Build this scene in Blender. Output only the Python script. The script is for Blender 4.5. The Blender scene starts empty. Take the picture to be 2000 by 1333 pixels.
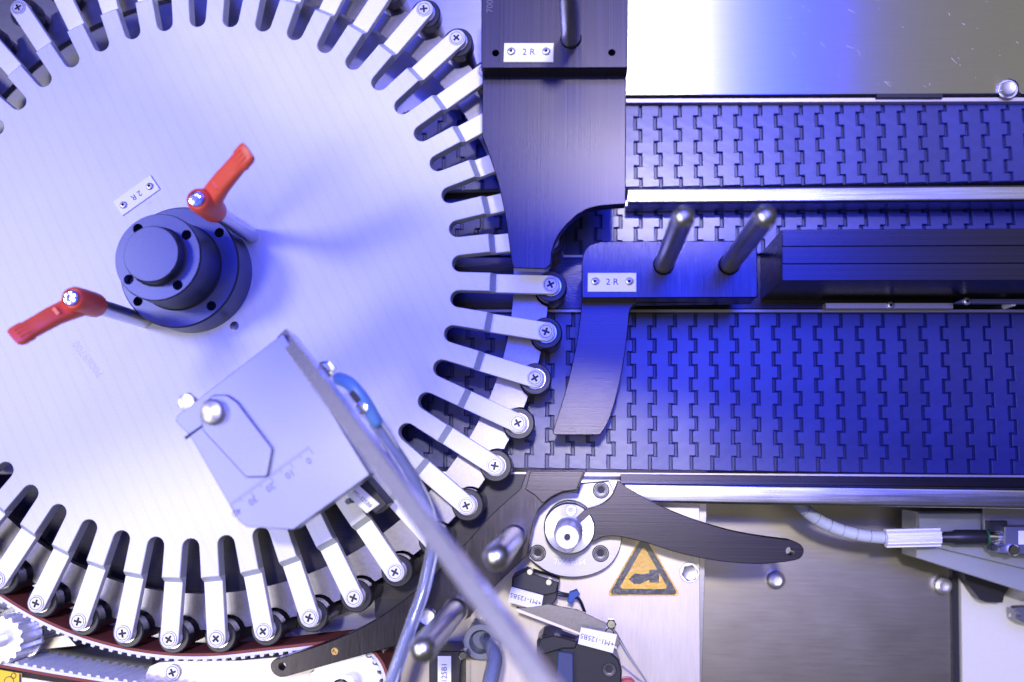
import bpy, bmesh, math, random
from mathutils import Vector, Matrix
random.seed(7)
PI = math.pi
MM = 0.001
scene = bpy.context.scene
COL = scene.collection

# ------------------------------------------------------------------ camera
F_PX, NAD, ROLL, HC = 1900.0, (1140.0, 895.0), 0.0075, 494.0      # focal length in px of a 2000 px wide picture, plumb point, height (mm)
def camera_axes():
    dx, dy = NAD[0] - 1000, -(NAD[1] - 666.5)
    th = math.atan(math.hypot(dx, dy) / F_PX)
    d = Vector((-dx, -dy, 0)).normalized()
    ax = Vector((0, 0, -1)).cross(d).normalized()
    R = Matrix.Rotation(ROLL, 3, 'Z') @ Matrix.Rotation(th, 3, ax)
    return R @ Vector((1, 0, 0)), R @ Vector((0, 1, 0)), R @ Vector((0, 0, -1))
CR, CU, CF = camera_axes()
def P(x, y, z=0.0):
    """photo pixel seen at height z (mm) -> world mm"""
    v = CR * (x - 1000) + CU * (666.5 - y) + CF * F_PX
    t = (z - HC) / v.z
    return Vector((v.x * t, v.y * t, z))
def PX(pts, z):
    return [P(x, y, z).xy for x, y in pts]
def foot(top, ztop):
    return P(top[0], top[1], ztop).xy
cam_data = bpy.data.cameras.new('camera')
cam = bpy.data.objects.new('camera', cam_data); COL.objects.link(cam)
cam_data.sensor_width = 36.0
cam_data.lens = 36.0 * F_PX / 2000.0
cam_data.clip_start, cam_data.clip_end = 0.01, 50
M4 = Matrix((( CR.x, CU.x, -CF.x, 0), (CR.y, CU.y, -CF.y, 0), (CR.z, CU.z, -CF.z, HC * MM), (0, 0, 0, 1)))
cam.matrix_world = M4
cam_data.dof.use_dof = True
cam_data.dof.focus_distance = 0.507
cam_data.dof.aperture_fstop = 3.9
scene.camera = cam

# ------------------------------------------------------------------ light
world = bpy.data.worlds.new('World'); scene.world = world; world.use_nodes = True
bg = world.node_tree.nodes['Background']
bg.inputs[0].default_value = (0.66, 0.65, 0.57, 1); bg.inputs[1].default_value = 0.10
def area(name, loc, target, sx, sy, watt, col, spread=180, spin=0):
    l = bpy.data.lights.new(name, 'AREA'); l.shape = 'RECTANGLE'; l.size, l.size_y = sx, sy
    l.energy = watt; l.color = col; l.spread = math.radians(spread)
    o = bpy.data.objects.new(name, l); COL.objects.link(o); o.location = loc
    d = Vector(target) - Vector(loc)
    o.rotation_euler = (d.to_track_quat('-Z', 'Y').to_matrix() @ Matrix.Rotation(spin, 3, 'Z')).to_euler()
    return o
def spot(name, loc, target, cone, watt, col, radius=0.03, blend=0.06):
    l = bpy.data.lights.new(name, 'SPOT'); l.energy = watt; l.color = col; l.shadow_soft_size = radius
    l.spot_size = math.radians(cone); l.spot_blend = blend
    o = bpy.data.objects.new(name, l); COL.objects.link(o); o.location = loc
    o.rotation_euler = (Vector(target) - Vector(loc)).to_track_quat('-Z', 'Y').to_euler()
    return o
BLUE = (0.018, 0.040, 1.0)
WHITE = (1.0, 0.93, 0.84)
def panel(name, x0, x1, y0, y1, radiance, col, z=1.2):
    sx, sy = x1 - x0, y1 - y0
    return area(name, ((x0 + x1) / 2, (y0 + y1) / 2, z), ((x0 + x1) / 2, (y0 + y1) / 2 + 1e-5, 0), sx, sy, radiance * PI * sx * sy, col)
panel('rear_white_panel', -0.12, 0.14, 0.43, 0.95, 3.0, WHITE)
panel('rear_blue_panel', -0.60, -0.13, 0.43, 1.00, 6.0, BLUE)
panel('right_blue_panel', 0.145, 0.41, 0.43, 1.00, 15.0, BLUE)
panel('middle_blue_panel', -0.12, 0.40, 0.12, 0.42, 25.0, BLUE)
panel('left_blue_panel', -1.05, -0.40, -0.10, 0.42, 8.0, BLUE)
panel('front_white_panel', -0.15, 0.24, -0.26, 0.10, 1.7, WHITE)
panel('right_dim_fill', 0.44, 1.30, 0.15, 1.20, 0.50, (1.0, 0.95, 0.88))  # added unseen panel: its reflection stands in for grey surroundings
spot('white_spot_rear', (0.10, 0.385, 1.20), (0.06, 0.603, 0), 46, 30, WHITE)
spot('white_spot_front', (0.0, 0.20, 1.25), (-0.04, -0.57, 0), 48, 46, WHITE)  # one overhead lamp split in two; gap between cones imitates a shadow band
spot('white_spot_side', (-0.86, 0.20, 0.95), (-0.08, -0.03, 0), 50, 19, (1.0, 0.95, 0.9), 0.12, 0.6)
spot('white_fill_left', (-0.72, -0.42, 1.10), (-0.12, 0.02, 0), 46, 20, (1.0, 0.95, 0.9), 0.20, 0.6)  # added fill spot, lifts the wheel and softens the side shadows
scene.view_settings.view_transform = 'Standard'; scene.view_settings.look = 'None'
scene.view_settings.exposure = 0.0; scene.view_settings.gamma = 1.0
scene.cycles.use_denoising = True
scene.cycles.max_bounces = 8
scene.cycles.sample_clamp_indirect = 4.0

# ------------------------------------------------------------------ materials
def mat(name, base, metallic=0.0, rough=0.4, spec=0.5, grain=None, gscale=1.0, bump=0.0, vary=0.0, rvar=0.0,
        speck=0.0, aniso=0.0, tangent=None, trans=0.0, ior=1.45, blotch=0.0, coat=0.0, bdist=0.0002, alpha=1.0, rand=0.0):
    """grain: (sx, sy, sz) noise scale per object-space metre; vary/rvar: how far grain moves colour/roughness; blotch: smooth stains"""
    m = bpy.data.materials.new(name); m.use_nodes = True
    nt = m.node_tree; N = nt.nodes; L = nt.links
    b = N['Principled BSDF']
    b.inputs['Base Color'].default_value = (*base, 1)
    b.inputs['Metallic'].default_value = metallic
    b.inputs['Roughness'].default_value = rough
    b.inputs['Specular IOR Level'].default_value = spec
    b.inputs['IOR'].default_value = ior
    b.inputs['Transmission Weight'].default_value = trans
    b.inputs['Coat Weight'].default_value = coat
    b.inputs['Coat Roughness'].default_value = 0.1
    b.inputs['Alpha'].default_value = alpha
    if aniso:
        b.inputs['Anisotropic'].default_value = aniso
        c = N.new('ShaderNodeCombineXYZ')
        for i in range(3): c.inputs[i].default_value = tangent[i]
        L.new(c.outputs[0], b.inputs['Tangent'])
    if grain is None: grain = (900, 900, 900)
    tc = N.new('ShaderNodeTexCoord')
    mp = N.new('ShaderNodeMapping'); mp.inputs['Scale'].default_value = grain
    L.new(tc.outputs['Object'], mp.inputs[0])
    n1 = N.new('ShaderNodeTexNoise'); n1.inputs['Scale'].default_value = gscale; n1.inputs['Detail'].default_value = 5; n1.inputs['Roughness'].default_value = 0.65
    L.new(mp.outputs[0], n1.inputs['Vector'])
    n2 = N.new('ShaderNodeTexNoise'); n2.inputs['Scale'].default_value = 35; n2.inputs['Detail'].default_value = 4
    L.new(tc.outputs['Object'], n2.inputs['Vector'])
    col = None
    def mul(colsock, facsock, lo, hi):
        r = N.new('ShaderNodeMapRange'); r.inputs['From Min'].default_value = 0.3; r.inputs['From Max'].default_value = 0.7
        r.inputs['To Min'].default_value = lo; r.inputs['To Max'].default_value = hi
        L.new(facsock, r.inputs['Value'])
        x = N.new('ShaderNodeMix'); x.data_type = 'RGBA'; x.blend_type = 'MULTIPLY'; x.inputs[0].default_value = 1
        if colsock is None: x.inputs[6].default_value = (*base, 1)
        else: L.new(colsock, x.inputs[6])
        L.new(r.outputs[0], x.inputs[7])
        return x.outputs[2]
    if vary: col = mul(col, n1.outputs[0], 1 - vary, 1 + vary)
    if blotch: col = mul(col, n2.outputs[0], 1 - blotch, 1 + blotch)
    if speck:
        vo = N.new('ShaderNodeTexVoronoi'); vo.inputs['Scale'].default_value = 260; L.new(tc.outputs['Object'], vo.inputs['Vector'])
        r = N.new('ShaderNodeMapRange'); r.inputs['From Min'].default_value = 0.04; r.inputs['From Max'].default_value = 0.09
        r.inputs['To Min'].default_value = 1 - speck; r.inputs['To Max'].default_value = 1
        L.new(vo.outputs['Distance'], r.inputs['Value'])
        x = N.new('ShaderNodeMix'); x.data_type = 'RGBA'; x.blend_type = 'MULTIPLY'; x.inputs[0].default_value = 1
        if col is None: x.inputs[6].default_value = (*base, 1)
        else: L.new(col, x.inputs[6])
        L.new(r.outputs[0], x.inputs[7]); col = x.outputs[2]
    if rand:
        oi = N.new('ShaderNodeObjectInfo'); r = N.new('ShaderNodeMapRange')
        r.inputs['To Min'].default_value = 1 - rand; r.inputs['To Max'].default_value = 1 + rand; L.new(oi.outputs['Random'], r.inputs['Value'])
        x = N.new('ShaderNodeMix'); x.data_type = 'RGBA'; x.blend_type = 'MULTIPLY'; x.inputs[0].default_value = 1
        if col is None: x.inputs[6].default_value = (*base, 1)
        else: L.new(col, x.inputs[6])
        L.new(r.outputs[0], x.inputs[7]); col = x.outputs[2]
    if col is not None: L.new(col, b.inputs['Base Color'])
    if rvar:
        a = N.new('ShaderNodeMath'); a.operation = 'MULTIPLY_ADD'; a.inputs[1].default_value = rvar
        a.inputs[2].default_value = rough - rvar * 0.5
        mx = N.new('ShaderNodeMath'); mx.operation = 'ADD'
        L.new(n1.outputs[0], mx.inputs[0]); L.new(n2.outputs[0], mx.inputs[1])
        hf = N.new('ShaderNodeMath'); hf.operation = 'MULTIPLY'; hf.inputs[1].default_value = 0.5; L.new(mx.outputs[0], hf.inputs[0])
        L.new(hf.outputs[0], a.inputs[0]); L.new(a.outputs[0], b.inputs['Roughness'])
    if bump:
        bp = N.new('ShaderNodeBump'); bp.inputs['Strength'].default_value = bump; bp.inputs['Distance'].default_value = bdist
        L.new(n1.outputs[0], bp.inputs['Height']); L.new(bp.outputs[0], b.inputs['Normal'])
    return m
def wheel_material():
    m = mat('blasted_aluminium', (0.61, 0.62, 0.64), 0.35, 0.55, grain=(1600, 1600, 1600), vary=0.09, bump=0.12, rvar=0.1, speck=0.12, blotch=0.03)
    nt = m.node_tree; N = nt.nodes; L = nt.links; b = N['Principled BSDF']
    old = b.inputs['Base Color'].links[0].from_socket
    tc = N.new('ShaderNodeTexCoord'); mp = N.new('ShaderNodeMapping')
    mp.inputs['Rotation'].default_value = (0, 0, math.radians(-28)); L.new(tc.outputs['Object'], mp.inputs[0])
    w = N.new('ShaderNodeTexWave'); w.wave_type = 'BANDS'; w.bands_direction = 'X'; w.wave_profile = 'SIN'
    w.inputs['Scale'].default_value = 46; w.inputs['Distortion'].default_value = 0.5; w.inputs['Detail'].default_value = 3; w.inputs['Detail Scale'].default_value = 2
    L.new(mp.outputs[0], w.inputs[0])
    r = N.new('ShaderNodeMapRange'); r.inputs['From Min'].default_value = 0.0; r.inputs['From Max'].default_value = 0.25
    r.inputs['To Min'].default_value = 0.965; r.inputs['To Max'].default_value = 1.0; L.new(w.outputs['Fac'], r.inputs['Value'])
    x = N.new('ShaderNodeMix'); x.data_type = 'RGBA'; x.blend_type = 'MULTIPLY'; x.inputs[0].default_value = 1
    L.new(old, x.inputs[6]); L.new(r.outputs[0], x.inputs[7]); L.new(x.outputs[2], b.inputs['Base Color'])
    return m
def radial_brushed(name, base, rough):
    m = mat(name, base, 1.0, rough, grain=(300, 300, 300), vary=0.06)
    N = m.node_tree.nodes; b = N['Principled BSDF']; t = N.new('ShaderNodeTangent'); t.direction_type = 'RADIAL'; t.axis = 'Z'
    b.inputs['Anisotropic'].default_value = 0.85; m.node_tree.links.new(t.outputs[0], b.inputs['Tangent'])
    return m
M = {}
M['wheel'] = wheel_material()
M['finger'] = mat('machined_aluminium', (0.80, 0.80, 0.80), 0.15, 0.5, grain=(500, 1500, 1500), vary=0.06, bump=0.08, rvar=0.15, speck=0.08, rand=0.05, blotch=0.04)
M['bolt'] = mat('zinc_bolt', (0.75, 0.74, 0.72), 0.9, 0.38, vary=0.12, rvar=0.15)
M['blackbolt'] = mat('black_oxide_bolt', (0.10, 0.098, 0.095), 0.8, 0.35, vary=0.15)
M['stepface'] = mat('shaded_step_face', (0.50, 0.54, 0.52), 0.2, 0.5, vary=0.06)  # grey-green bevel faces: their shading is put into the colour
M['bar'] = mat('bright_flat_bar', (0.78, 0.77, 0.78), 0.75, 0.26, grain=(400, 400, 400), vary=0.08, rvar=0.15, bump=0.05)
M['alu'] = radial_brushed('faced_aluminium', (0.66, 0.66, 0.67), 0.3)
M['screw'] = mat('matt_zinc_screw', (0.52, 0.52, 0.54), 0.8, 0.48, vary=0.1, rvar=0.1)
M['turned'] = mat('turned_aluminium', (0.85, 0.85, 0.86), 0.6, 0.35, grain=(900, 900, 900), vary=0.06, bump=0.1, rvar=0.2)
M['steel'] = mat('polished_steel', (0.72, 0.72, 0.72), 1.0, 0.16, grain=(150, 150, 2500), vary=0.06, rvar=0.12, bump=0.05)
M['pin'] = mat('ground_steel_pin', (0.70, 0.70, 0.71), 1.0, 0.3, grain=(1500, 1500, 120), vary=0.12, rvar=0.2, bump=0.12)
M['rail'] = mat('worn_steel_rail', (0.52, 0.52, 0.54), 1.0, 0.27, grain=(25, 900, 900), vary=0.16, rvar=0.25, bump=0.15)
M['ring'] = mat('brushed_ring_steel', (0.30, 0.29, 0.29), 1.0, 0.36, grain=(600, 600, 600), vary=0.08, rvar=0.2, bump=0.1)
M['stainless'] = mat('brushed_stainless', (0.60, 0.59, 0.57), 1.0, 0.32, grain=(40, 2600, 40), vary=0.05, bump=0.02, aniso=0.97, tangent=(0, 1, 0))
M['plate'] = mat('satin_stainless', (0.60, 0.55, 0.46), 0.75, 0.42, grain=(2200, 90, 90), vary=0.08, rvar=0.15, bump=0.08, speck=0.25)
M['mount'] = mat('satin_mount_steel', (0.40, 0.39, 0.37), 0.8, 0.4, grain=(90, 2200, 90), vary=0.07, rvar=0.15, bump=0.06, speck=0.2)
M['bed'] = mat('machine_bed_stainless', (0.46, 0.45, 0.45), 1.0, 0.32, grain=(60, 1500, 60), vary=0.06, rvar=0.15, bump=0.05, speck=0.2)
M['floor'] = mat('dull_floor_steel', (0.40, 0.37, 0.30), 1.0, 0.33, grain=(40, 1600, 40), vary=0.08, rvar=0.15, bump=0.05)
M['cream'] = mat('cream_panel', (0.66, 0.65, 0.50), 0.0, 0.5, vary=0.03)
M['olive'] = mat('grey_green_profile', (0.34, 0.36, 0.33), 0.3, 0.45, vary=0.04)
M['anod'] = mat('black_anodised_along', (0.054, 0.050, 0.056), 1.0, 0.28, grain=(1700, 4, 4), vary=0.22, rvar=0.12, bump=0.10)
M['anod_x'] = mat('black_anodised_across', (0.054, 0.050, 0.056), 1.0, 0.28, grain=(4, 1700, 4), vary=0.22, rvar=0.12, bump=0.10)
M['hub'] = mat('black_turned_hub', (0.085, 0.095, 0.15), 0.75, 0.36, grain=(1500, 1500, 1500), vary=0.12, rvar=0.15, bump=0.06)
M['black'] = mat('black_plastic', (0.022, 0.022, 0.024), 0.0, 0.35, grain=(1200, 1200, 1200), vary=0.15, rvar=0.15, bump=0.05)
M['rubber'] = mat('black_roller', (0.028, 0.027, 0.028), 0.1, 0.32, grain=(800, 800, 800), vary=0.15, rvar=0.15, bump=0.04)
M['body'] = mat('dark_roller_body', (0.16, 0.145, 0.14), 0.85, 0.32, grain=(600, 600, 100), vary=0.12, rvar=0.2)
M['belt'] = mat('blue_belt_plastic', (0.010, 0.016, 0.15), 0.0, 0.30, 1.0, grain=(110, 200, 200), vary=0.10, rvar=0.2, bump=0.13, bdist=0.0006, rand=0.12, blotch=0.1)
M['beltbed'] = mat('blue_belt_hinge', (0.006, 0.010, 0.09), 0.0, 0.35, 0.7, vary=0.1)
M['dullsteel'] = mat('dull_bent_steel', (0.26, 0.25, 0.25), 1.0, 0.3, vary=0.1, rvar=0.15)
M['strap'] = mat('dark_blue_strap', (0.04, 0.055, 0.13), 0.0, 0.4, vary=0.1)
M['plateblack'] = mat('dark_guide_plate', (0.035, 0.033, 0.036), 0.5, 0.38, grain=(6, 1700, 6), vary=0.3, rvar=0.15, bump=0.1)
M['red'] = mat('red_handle_plastic', (0.95, 0.13, 0.045), 0.0, 0.36, grain=(900, 900, 900), vary=0.05, bump=0.06)
M['white'] = mat('white_label_plastic', (0.92, 0.92, 0.92), 0.0, 0.45, vary=0.02)
M['ink'] = mat('label_ink', (0.03, 0.03, 0.04), 0.0, 0.6)
M['scaleink'] = mat('etched_scale', (0.06, 0.06, 0.12), 0.0, 0.6)
M['engrave'] = mat('engraving', (0.58, 0.58, 0.61), 0.2, 0.6)
M['engrave_dark'] = mat('engraving_on_black', (0.13, 0.12, 0.135), 0.3, 0.55)
M['engrave_pale'] = mat('engraving_pale', (0.72, 0.72, 0.70), 0.5, 0.5)
M['dark'] = mat('black_gap', (0.012, 0.012, 0.014), 0.0, 0.5)
M['rust'] = mat('red_brown_rubber', (0.20, 0.045, 0.028), 0.0, 0.7, grain=(1500, 1500, 1500), vary=0.25, bump=0.2)
M['tooth'] = mat('white_belt_teeth', (0.66, 0.68, 0.72), 0.0, 0.5, vary=0.08)
M['yellow'] = mat('yellow_foil', (0.80, 0.45, 0.01), 0.0, 0.16, 0.6, grain=(420, 420, 420), bump=0.7, bdist=0.0006, coat=1.0)
M['yellow'].node_tree.nodes['Principled BSDF'].inputs['Coat IOR'].default_value = 1.7
M['foilblack'] = mat('black_foil', (0.03, 0.035, 0.04), 0.0, 0.16, 0.6, grain=(420, 420, 420), bump=0.7, bdist=0.0006, coat=1.0)
M['blueplastic'] = mat('blue_tie_plastic', (0.02, 0.07, 0.25), 0.0, 0.35)
M['clampblue'] = mat('translucent_blue_clamp', (0.18, 0.38, 0.70), 0.0, 0.3, trans=0.35)
M['tube'] = mat('clear_tube', (0.86, 0.90, 0.96), 0.0, 0.1, trans=0.85, ior=1.4)
M['core'] = mat('blue_cable_core', (0.10, 0.16, 0.42), 0.0, 0.45)
M['wrap'] = mat('spiral_wrap', (0.72, 0.78, 0.78), 0.0, 0.35, trans=0.3)
M['sleeve'] = mat('ribbed_white_sleeve', (0.75, 0.76, 0.82), 0.0, 0.35, grain=(20, 900, 900), vary=0.2)
M['grey'] = mat('grey_gland', (0.20, 0.22, 0.26), 0.0, 0.35)
M['bracket'] = mat('galvanised_bracket', (0.27, 0.28, 0.34), 0.9, 0.38, grain=(900, 900, 900), vary=0.04, rvar=0.1)
M['brass'] = mat('brass_insert', (0.60, 0.42, 0.16), 1.0, 0.25)
M['green'] = mat('green_seal', (0.02, 0.16, 0.06), 0.0, 0.4)
M['sticker'] = mat('yellow_sticker', (0.85, 0.60, 0.02), 0.0, 0.4)
M['pinkred'] = mat('red_button', (0.65, 0.10, 0.10), 0.0, 0.4)

# ------------------------------------------------------------------ helpers
def link(name, me, material, parent=None, smooth=True):
    o = bpy.data.objects.new(name, me)
    if material is not None:
        me.materials.clear(); me.materials.append(material)
    COL.objects.link(o)
    if parent is not None: o.parent = parent
    return o
def tag(o, label, cat, group=None, kind=None):
    o['label'] = label
    if cat: o['category'] = cat
    if group: o['group'] = group
    if kind: o['kind'] = kind
    return o
def thing(name, label, cat, loc=(0, 0, 0), group=None):
    o = bpy.data.objects.new(name, None); o.empty_display_size = 0.01; COL.objects.link(o)
    o.location = (loc[0] * MM, loc[1] * MM, loc[2] * MM)
    return tag(o, label, cat, group)
def new_mesh(name, verts, faces, smooth_angle=None):
    me = bpy.data.meshes.new(name)
    me.from_pydata([(v[0] * MM, v[1] * MM, v[2] * MM) for v in verts], [], faces)
    me.validate(); me.update()
    bm = bmesh.new(); bm.from_mesh(me); bmesh.ops.recalc_face_normals(bm, faces=bm.faces)
    if smooth_angle:
        for f in bm.faces: f.smooth = True
        for e in bm.edges:
            if len(e.link_faces) == 2 and e.calc_face_angle(0) > math.radians(smooth_angle): e.smooth = False
    bm.to_mesh(me); bm.free()
    return me
def area2(pts):
    return sum(pts[i][0] * pts[(i + 1) % len(pts)][1] - pts[(i + 1) % len(pts)][0] * pts[i][1] for i in range(len(pts))) / 2
def round_poly(pts, r, seg=5):
    """round the corners of a 2d polygon"""
    out = []; n = len(pts)
    for i in range(n):
        a, b, c = Vector(pts[i - 1]), Vector(pts[i]), Vector(pts[(i + 1) % n])
        u, v = (a - b), (c - b); lu, lv = u.length, v.length; u.normalize(); v.normalize()
        ang = u.angle(v, PI)
        if ang > math.radians(172): out.append(tuple(b)); continue
        d = min(r / math.tan(ang / 2), lu * 0.45, lv * 0.45)
        p0, p1 = b + u * d, b + v * d
        for k in range(seg + 1):
            t = k / seg
            q = (1 - t) ** 2 * p0 + 2 * (1 - t) * t * b + t * t * p1
            out.append(tuple(q))
    return out
def prism_mesh(name, pts, z0, z1, bev=0.25, smooth_angle=25):
    if area2(pts) < 0: pts = pts[::-1]
    n = len(pts)
    verts = [(p[0], p[1], z0) for p in pts]; faces = []
    if bev > 0:
        ins = []
        for i in range(n):
            a, b, c = Vector(pts[i - 1]), Vector(pts[i]), Vector(pts[(i + 1) % n])
            d1, d2 = (b - a), (c - b)
            if d1.length < 1e-6: d1 = d2
            if d2.length < 1e-6: d2 = d1
            n1 = Vector((-d1.y, d1.x)).normalized(); n2 = Vector((-d2.y, d2.x)).normalized()
            k = 1 + n1.dot(n2)
            m_ = (n1 + n2) / max(k, 0.35)
            ins.append(b + m_ * bev)
        verts += [(p[0], p[1], z1 - bev) for p in pts] + [(p.x, p.y, z1) for p in ins]
        for i in range(n):
            j = (i + 1) % n
            faces.append((i, j, n + j, n + i)); faces.append((n + i, n + j, 2 * n + j, 2 * n + i))
        faces.append(tuple(range(2 * n, 3 * n)))
    else:
        verts += [(p[0], p[1], z1) for p in pts]
        for i in range(n):
            j = (i + 1) % n; faces.append((i, j, n + j, n + i))
        faces.append(tuple(range(n, 2 * n)))
    faces.append(tuple(range(n - 1, -1, -1)))
    return new_mesh(name, verts, faces, smooth_angle)
def prism(name, pts, z0, z1, m, parent=None, bev=0.25, origin=None):
    """polygon in world mm, extruded; its object origin sits at the polygon's centre unless it has a parent"""
    if parent is not None:
        off = parent.matrix_world.translation if parent.parent is None else parent.matrix_world.translation
        ox, oy, oz = parent['_o'] if '_o' in parent else (0, 0, 0)
    else:
        ox = sum(p[0] for p in pts) / len(pts); oy = sum(p[1] for p in pts) / len(pts); oz = z0
    q = [(p[0] - ox, p[1] - oy) for p in pts]
    o = link(name, prism_mesh(name, q, z0 - oz, z1 - oz, bev), m, parent)
    if parent is None: o.location = (ox * MM, oy * MM, oz * MM)
    return o
def ringstack(rings, n=32, cap0=True, cap1=True, c=(0, 0, 0), phase=0.0):
    verts, faces = [], []
    for r, z in rings:
        for k in range(n):
            a = 2 * PI * k / n + phase
            rr = r(a) if callable(r) else r
            verts.append((c[0] + rr * math.cos(a), c[1] + rr * math.sin(a), c[2] + z))
    for i in range(len(rings) - 1):
        for k in range(n):
            j = (k + 1) % n
            faces.append((i * n + k, i * n + j, (i + 1) * n + j, (i + 1) * n + k))
    if cap0: faces.append(tuple(range(n - 1, -1, -1)))
    if cap1: faces.append(tuple((len(rings) - 1) * n + k for k in range(n)))
    return verts, faces
def turned_mesh(name, rings, n=32, c=(0, 0, 0), sa=30, cap0=True, cap1=True, phase=0.0):
    v, f = ringstack(rings, n, cap0, cap1, c, phase); return new_mesh(name, v, f, sa)
def turned(name, rings, m, parent=None, n=32, c=(0, 0, 0), sa=30, phase=0.0):
    return link(name, turned_mesh(name, rings, n, c, sa, phase=phase), m, parent)
def plus_r(w, l):
    def f(a):
        c, s = abs(math.cos(a)), abs(math.sin(a))
        rx = min(l / max(c, 1e-6), w / max(s, 1e-6)); ry = min(l / max(s, 1e-6), w / max(c, 1e-6))
        return max(rx, ry)
    return f
def hex_r(r):
    return lambda a: r * math.cos(PI / 6) / math.cos((a % (PI / 3)) - PI / 6)
def torx_r(r):
    return lambda a: r * (0.86 + 0.14 * math.cos(6 * a))
def tube_mesh(name, path, r, n=10, sa=60):
    """swept tube; path: list of Vectors (mm); r: number or list"""
    verts, faces = [], []
    up = Vector((0, 0, 1))
    for i, p in enumerate(path):
        t = (path[min(i + 1, len(path) - 1)] - path[max(i - 1, 0)]).normalized()
        s = t.cross(up)
        if s.length < 1e-4: s = Vector((1, 0, 0))
        s.normalize(); u = s.cross(t)
        rr = r[i] if isinstance(r, (list, tuple)) else r
        for k in range(n):
            a = 2 * PI * k / n
            q = p + s * (rr * math.cos(a)) + u * (rr * math.sin(a)); verts.append(tuple(q))
    for i in range(len(path) - 1):
        for k in range(n):
            j = (k + 1) % n; faces.append((i * n + k, i * n + j, (i + 1) * n + j, (i + 1) * n + k))
    faces.append(tuple(range(n))); faces.append(tuple((len(path) - 1) * n + k for k in range(n)))
    return new_mesh(name, verts, faces, sa)
def spline(pts, per=10):
    pts = [Vector(p) for p in pts]; out = []
    for i in range(len(pts) - 1):
        p0 = pts[max(i - 1, 0)]; p1 = pts[i]; p2 = pts[i + 1]; p3 = pts[min(i + 2, len(pts) - 1)]
        for k in range(per):
            t = k / per
            out.append(0.5 * ((2 * p1) + (-p0 + p2) * t + (2 * p0 - 5 * p1 + 4 * p2 - p3) * t * t + (-p0 + 3 * p1 - 3 * p2 + p3) * t ** 3))
    out.append(pts[-1]); return out
def smooth2(pts, per=6):
    return [(v.x, v.y) for v in spline([(p[0], p[1], 0) for p in pts], per)]
def text_mesh(body, size, depth=0.05, align='CENTER', spacing=1.0):
    cu = bpy.data.curves.new('lettering', 'FONT'); cu.body = body; cu.size = size * MM; cu.align_x = align; cu.align_y = 'CENTER'
    cu.extrude = depth * MM; cu.space_character = spacing; cu.resolution_u = 3
    o = bpy.data.objects.new('tmp', cu); COL.objects.link(o)
    dg = bpy.context.evaluated_depsgraph_get()
    me = bpy.data.meshes.new_from_object(o.evaluated_get(dg))
    bpy.data.objects.remove(o); bpy.data.curves.remove(cu)
    return me
def lettering(body, size, loc, rot, m, parent=None, depth=0.05, spacing=1.0, name='lettering', sx=1.0):
    """loc in mm in the parent's frame"""
    o = link(name, text_mesh(body, size, depth, spacing=spacing), m, parent)
    o.location = Vector(loc) * MM
    o.rotation_euler = rot if isinstance(rot, (tuple, list)) else (0, 0, rot)
    o.scale = (sx, 1, 1)
    return o
def cut(o, cutters):
    """subtract meshes (mm-built meshes in o's local frame)"""
    tmp = []
    bpy.context.view_layer.update()
    for me in cutters:
        c = bpy.data.objects.new('cutter', me); COL.objects.link(c)
        c.parent = o.parent; c.matrix_local = o.matrix_local
        md = o.modifiers.new('cut', 'BOOLEAN'); md.operation = 'DIFFERENCE'; md.object = c; md.solver = 'EXACT'
        tmp.append(c)
    bpy.context.view_layer.update()
    dg = bpy.context.evaluated_depsgraph_get()
    me2 = bpy.data.meshes.new_from_object(o.evaluated_get(dg))
    o.modifiers.clear(); o.data = me2
    for c in tmp: bpy.data.objects.remove(c)
    bm = bmesh.new(); bm.from_mesh(me2)
    for f in bm.faces: f.smooth = True
    for e in bm.edges: e.smooth = not (len(e.link_faces) == 2 and e.calc_face_angle(0) > math.radians(25))
    bm.to_mesh(me2); bm.free()
def hole(x, y, r, z0, z1, n=24):
    return turned_mesh('hole', [(r, z0), (r, z1)], n, (x, y, 0))
def put(name, me, m, parent, loc=(0, 0, 0), rz=0.0):
    o = link(name, me, m if len(me.materials) == 0 else None, parent)
    o.location = Vector(loc) * MM; o.rotation_euler = (0, 0, rz); return o
def box_pts(cx, cy, lx, ly, a=0.0):
    c, s = math.cos(a), math.sin(a)
    return [(cx + x * c - y * s, cy + x * s + y * c) for x, y in ((-lx / 2, -ly / 2), (lx / 2, -ly / 2), (lx / 2, ly / 2), (-lx / 2, ly / 2))]
def slab(name, corners, th, m, parent=None, rel=None):
    """thin slab through four 3d corners (mm), thickness th along its normal"""
    c = [Vector(p) for p in corners]; nrm = (c[1] - c[0]).cross(c[2] - c[0]).normalized()
    if nrm.z < 0: nrm = -nrm
    o_ = Vector(rel) if rel is not None else Vector((0, 0, 0))
    v = [tuple(p - o_) for p in c] + [tuple(p - nrm * th - o_) for p in c]
    f = [(0, 1, 2, 3), (7, 6, 5, 4), (0, 1, 5, 4), (1, 2, 6, 5), (2, 3, 7, 6), (3, 0, 4, 7)]
    return link(name, new_mesh(name, v, f), m, parent)

def darken(me, n, rings, m):  # shade inside screw recesses and grooves painted as near-black faces
    """give the faces between the listed ring pairs (and the last cap when -1 is listed) a second material"""
    me.materials.append(m); np_ = len(me.polygons)
    for r in rings:
        if r == -1: me.polygons[np_ - 1].material_index = 1
        else:
            for k in range(n): me.polygons[r * n + k].material_index = 1
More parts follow.
